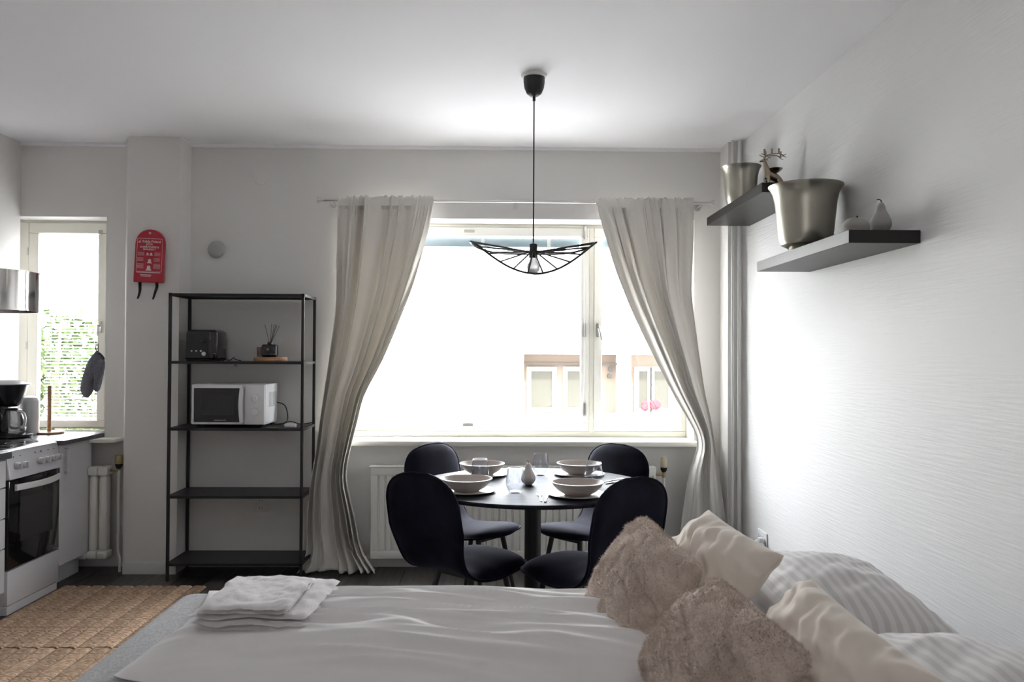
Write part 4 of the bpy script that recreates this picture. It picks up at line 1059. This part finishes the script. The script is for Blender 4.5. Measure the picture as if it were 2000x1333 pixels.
obj('fitted_sheet', rbox(B(), .10, BX1-.01, BY0-.003, BY1+.002, .50, .622, .05, 5), 'sheet', be, world=True)
for (x, y) in ((BX0+.12, BY0+.12), (BX1-.12, BY0+.12), (BX0+.12, BY1-.12), (BX1-.12, BY1-.12)):
    obj('leg', cyl(B(), (x, y, 0), .025, .10, 16), 'black_metal', be, world=True)

# duvet
def duvet():
    bm = B(); NU, NV = 300, 220
    FL = Vector((X(408, 2.56), 2.585, .62)); NL = Vector((X(233, 1.93), 1.92, .618)); FR = Vector((.52, 2.59, .62)); NR = Vector((.50, 1.80, .618))
    top = []; bot = []
    for j in range(NV+1):
        v = j/NV; rt = []; rb_ = []
        for i in range(NU+1):
            u = i/NU
            p = (FL*(1-u)+FR*u)*(1-v)+(NL*(1-u)+NR*u)*v
            # concave/convex edges
            p.y -= .085*math.sin(PI*min(1, u*1.3))**.7*v**3 if u < .77 else 0
            p.x += .045*math.sin(PI*v)*(1-u)**6
            eu = max(0, 1-abs(2*u-1)**9)**.5; ev = max(0, 1-abs(2*v-1)**4.5)**.55
            vs_ = .66*(v/.3)**.9 if v < .3 else (.66+.34*math.sin(PI/2*(v-.3)/.35) if v < .65 else 1-((v-.65)/.35)**2.1)
            H = .088*max(0, vs_)*eu*(.58+.42*min(1, u/.42))
            # wrinkles run along X, fanning near the pillows
            fan = p.y*9+ (u**3)*1.6*(v-.2)+.4*math.sin(p.x*2.1)
            n1 = noise.noise(Vector((p.x*1.3, fan, 3.1))); n2 = noise.noise(Vector((p.x*2.2+4, fan*2.1, 8.2))); n3 = noise.noise(Vector((p.x*4, fan*4.2, 1.7)))
            k_ = (1-.75*v**3)*eu*ev*min(1, .15+v*2.4)
            H += (.020*n1+.026*(.5-math.sqrt(n2*n2+.004)*2.4)+.013*n3)*k_*(.45+.55*min(1, max(0, (u-.12)*4)))
            H += .004*math.exp(-((p.y-2.47-.03*math.sin(p.x*3))/.035)**2)*eu*ev
            H += .012*noise.noise(Vector((p.x*3.2, p.y*3.0, 5)))*eu*ev
            rt.append(bm.verts.new((p.x, p.y, p.z+max(.0, H)+.004))); rb_.append(bm.verts.new((p.x, p.y, p.z+.002)))
        top.append(rt); bot.append(rb_)
    for g, rev in ((top, False), (bot, True)):
        for a, b in zip(g, g[1:]):
            for i in range(NU):
                f = (a[i], a[i+1], b[i+1], b[i]); bm.faces.new(f if rev else f[::-1])
    n = NU
    def side(ta, ba):
        for i in range(len(ta)-1): bm.faces.new((ta[i], ta[i+1], ba[i+1], ba[i]))
    side(top[0], bot[0]); side(top[-1][::-1], bot[-1][::-1]); side([r[0] for r in top][::-1], [r[0] for r in bot][::-1]); side([r[-1] for r in top], [r[-1] for r in bot])
    o = obj('duvet', bm, 'linen', world=True); o.shadow_terminator_geometry_offset = .2; o.shadow_terminator_shading_offset = .1
    return tag(o, 'thick white cotton duvet spread over the bed', 'duvet')
duvet()

# folded towels
def towel(cx, cy, z0, wx, wy, rz, layers, th, label, seed):
    bm = B(); NX, NY = 40, 40
    for k in range(layers):
        zz = k*th; ox = .012*math.sin(seed+k*2.3); oy = .010*math.cos(seed*2+k*1.7); sx = 1-.02*((k*7+seed) % 3)
        rt = []; rb_ = []
        for j in range(NY+1):
            a = []; b = []
            for i in range(NX+1):
                u = -1+2*i/NX; v = -1+2*j/NY
                e = max(0, (1-abs(u)**10)*(1-abs(v)**10))**.5
                x = wx/2*sx*u+ox+.006*noise.noise(Vector((v*3, k, seed))); y = wy/2*v+oy+.006*noise.noise(Vector((u*3, k, seed+5)))
                hh = th*.5*e; wob = .010*noise.noise(Vector((u*1.6+seed, v*1.6, k*.35)))*(.4+.6*k/max(1, layers-1)) + .006*noise.noise(Vector((u*5, v*5, seed+k*.3)))
                c = zz+th*.5+max(-.0 if k == 0 else -.02, wob*.8)
                a.append(bm.verts.new((x, y, c+hh))); b.append(bm.verts.new((x, y, max(.0, c-hh))))
            rt.append(a); rb_.append(b)
        for g, rev in ((rt, 0), (rb_, 1)):
            for A_, C_ in zip(g, g[1:]):
                for i in range(NX):
                    f = (A_[i], A_[i+1], C_[i+1], C_[i]); bm.faces.new(f[::-1] if rev else f)
    bmesh.ops.remove_doubles(bm, verts=bm.verts[:], dist=.0003)
    o = obj('folded_towel', bm, 'terry', loc=(cx, cy, z0)); o.rotation_euler = (0, 0, rz)
    return tag(o, label, 'towel', 'folded towels on the bed')
towel(-.605, 2.225, .672, .30, .34, -.06, 3, .014, 'larger folded white towel at the bottom of the pile on the duvet', 1)
towel(-.625, 2.205, .712, .235, .29, -.02, 2, .014, 'smaller folded white towel on top of the pile on the duvet', 4)

# cushions
def cushion(name, c, T, m, label, group, n=60, pinch=.07, rough=0, rs=9, seed=0, seam=None, pw=2.6, wr=.006, corner=0, pile=0):
    """c: four corners bottom-far, bottom-near, top-near, top-far (closed, stuffed, both faces)"""
    bf, bn, tn, tf = [Vector(q) for q in c]
    N = ((bn-bf).cross(tf-bf)).normalized()
    bm = B(); F_ = []; K_ = []
    for j in range(n+1):
        v = -1+2*j/n; a = []; b = []
        for i in range(n+1):
            u = -1+2*i/n
            uu = u*(1-pinch*(1-v*v)); vv = v*(1-pinch*(1-u*u))
            cc = 1-corner*(u*u*v*v)**2; uu *= cc; vv *= cc
            s = (uu+1)/2; t = (vv+1)/2
            p = (bf*(1-s)+bn*s)*(1-t)+(tf*(1-s)+tn*s)*t
            h = T*(max(0, 1-abs(u)**pw)*max(0, 1-abs(v)**pw))**.55
            k = min(1, 4*h/T)
            d = rough*(noise.fractal(Vector(((u+v)*rs*.32+seed, (u-v)*rs*.11, seed)), 1, 2, 3)) if rough else 0
            w1_ = wr*noise.noise(Vector((u*3+v*1.2+seed, v*2.4-u, seed)))*2
            w2_ = .6*wr*noise.noise(Vector((u*7+v*5, (v-u)*2, seed+4)))*2
            a.append(bm.verts.new(p+N*(h+(d+w1_+w2_)*k)))
            b.append(a[-1] if i in (0, n) or j in (0, n) else bm.verts.new(p-N*(h*.95+(w1_)*k)))
        F_.append(a); K_.append(b)
    for g, rev in ((F_, 0), (K_, 1)):
        for A_, C_ in zip(g, g[1:]):
            for i in range(n):
                f = (A_[i], A_[i+1], C_[i+1], C_[i]); bm.faces.new(f[::-1] if rev else f)
    tufts = None
    if pile:
        bm.normal_update(); fs = bm.faces[:]; ar = [f.calc_area() for f in fs]; rr = random.Random(seed)
        pk = rr.choices(fs, ar, k=pile); ctr = sum((v.co for v in (F_[n//2][n//2], K_[n//2][n//2])), Vector())/2
        tufts = B()
        for f in pk:
            v_ = [q.co for q in f.verts]; a_, b_ = rr.random(), rr.random()
            p = (v_[0]*(1-a_)+v_[1]*a_)*(1-b_)+((v_[3] if len(v_) > 3 else v_[2])*(1-a_)+v_[2]*a_)*b_
            nn = f.normal.copy()
            if nn.dot(p-ctr) < 0: nn = -nn
            fl_ = Vector((noise.noise(p*7), noise.noise(p*7+Vector((5, 0, 0))), noise.noise(p*7+Vector((0, 5, 0)))-.35))
            d_ = (nn*.6+fl_*.6+Vector((rr.random()-.5, rr.random()-.5, rr.random()-.5))*.5).normalized()*rr.uniform(.004, .010)
            sd_ = d_.cross(nn+Vector((.01, .02, 0))).normalized()*.0009
            tufts.faces.new([tufts.verts.new(q) for q in (p-sd_-nn*.001, p+sd_-nn*.001, p+d_)])
    o = obj(name, bm, m, world=True)
    if tufts is not None:
        base = o.location.copy(); bmesh.ops.translate(tufts, verts=tufts.verts[:], vec=-base)
        me = bpy.data.meshes.new('fur_pile'); tufts.to_mesh(me); tufts.free(); me.materials.append(M[m])
        h_ = bpy.data.objects.new('fur_pile', me); COL.objects.link(h_); h_.parent = o; h_['kind'] = 'stuff'
    tag(o, label, 'cushion' if 'cushion' in name else 'pillow', group)
    return o
def cp3(px, py, Y): return tuple(at(px, py, Y))
cA = cushion('fur_cushion', [cp3(1150, 1176, 2.44), cp3(1222, 1312, 1.95), cp3(1378, 1108, 1.99), cp3(1262, 1004, 2.47)], .085, 'fur', 'taupe faux fur cushion at the back, in front of the black chair', 'scatter cushions on the bed', n=110, rough=.015, rs=12, seed=2, pinch=.05, wr=.0025, corner=.05, pile=26000)
cB = cushion('cushion', [(.475, 2.52, .66), (.50, 2.04, .66), cp3(1532, 1086, 2.08), cp3(1384, 996, 2.54)], .085, 'beige', 'plain beige cushion behind the rear fur cushion, by the curtain', 'scatter cushions on the bed', n=80, pinch=.06, seed=5, wr=.009)
cC = cushion('fur_cushion', [(.33, 1.90, .64), (.36, 1.44, .64), cp3(1596, 1282, 1.43), cp3(1405, 1122, 1.87)], .085, 'fur', 'taupe faux fur cushion in the foreground, cut by the bottom edge', 'scatter cushions on the bed', n=110, rough=.016, rs=12, seed=8, pinch=.05, wr=.003, corner=.05, pile=30000)
cD = cushion('cushion', [(.53, 1.86, .66), (.56, 1.40, .66), cp3(1850, 1335, 1.38), cp3(1584, 1130, 1.86)], .085, 'beige', 'plain beige cushion behind the foreground fur cushion', 'scatter cushions on the bed', n=80, pinch=.06, seed=11, wr=.009)
cE = cushion('pillow', [(.70, 2.62, .70), (.70, 1.97, .70), (1.13, 1.97, .69), (1.16, 2.62, .71)], .085, 'satin', 'white satin-striped pillow farther from the viewer, by the ribbed wall', 'striped pillows at the head of the bed', n=60, pinch=.03, seed=3, pw=2.2, wr=.004)
cF = cushion('pillow', [(.72, 1.90, .70), (.72, 1.22, .70), (1.15, 1.22, .70), (1.15, 1.88, .70)], .088, 'satin', 'white satin-striped pillow nearer the viewer, at the right bottom corner', 'striped pillows at the head of the bed', n=60, pinch=.03, seed=6, pw=2.2, wr=.004)
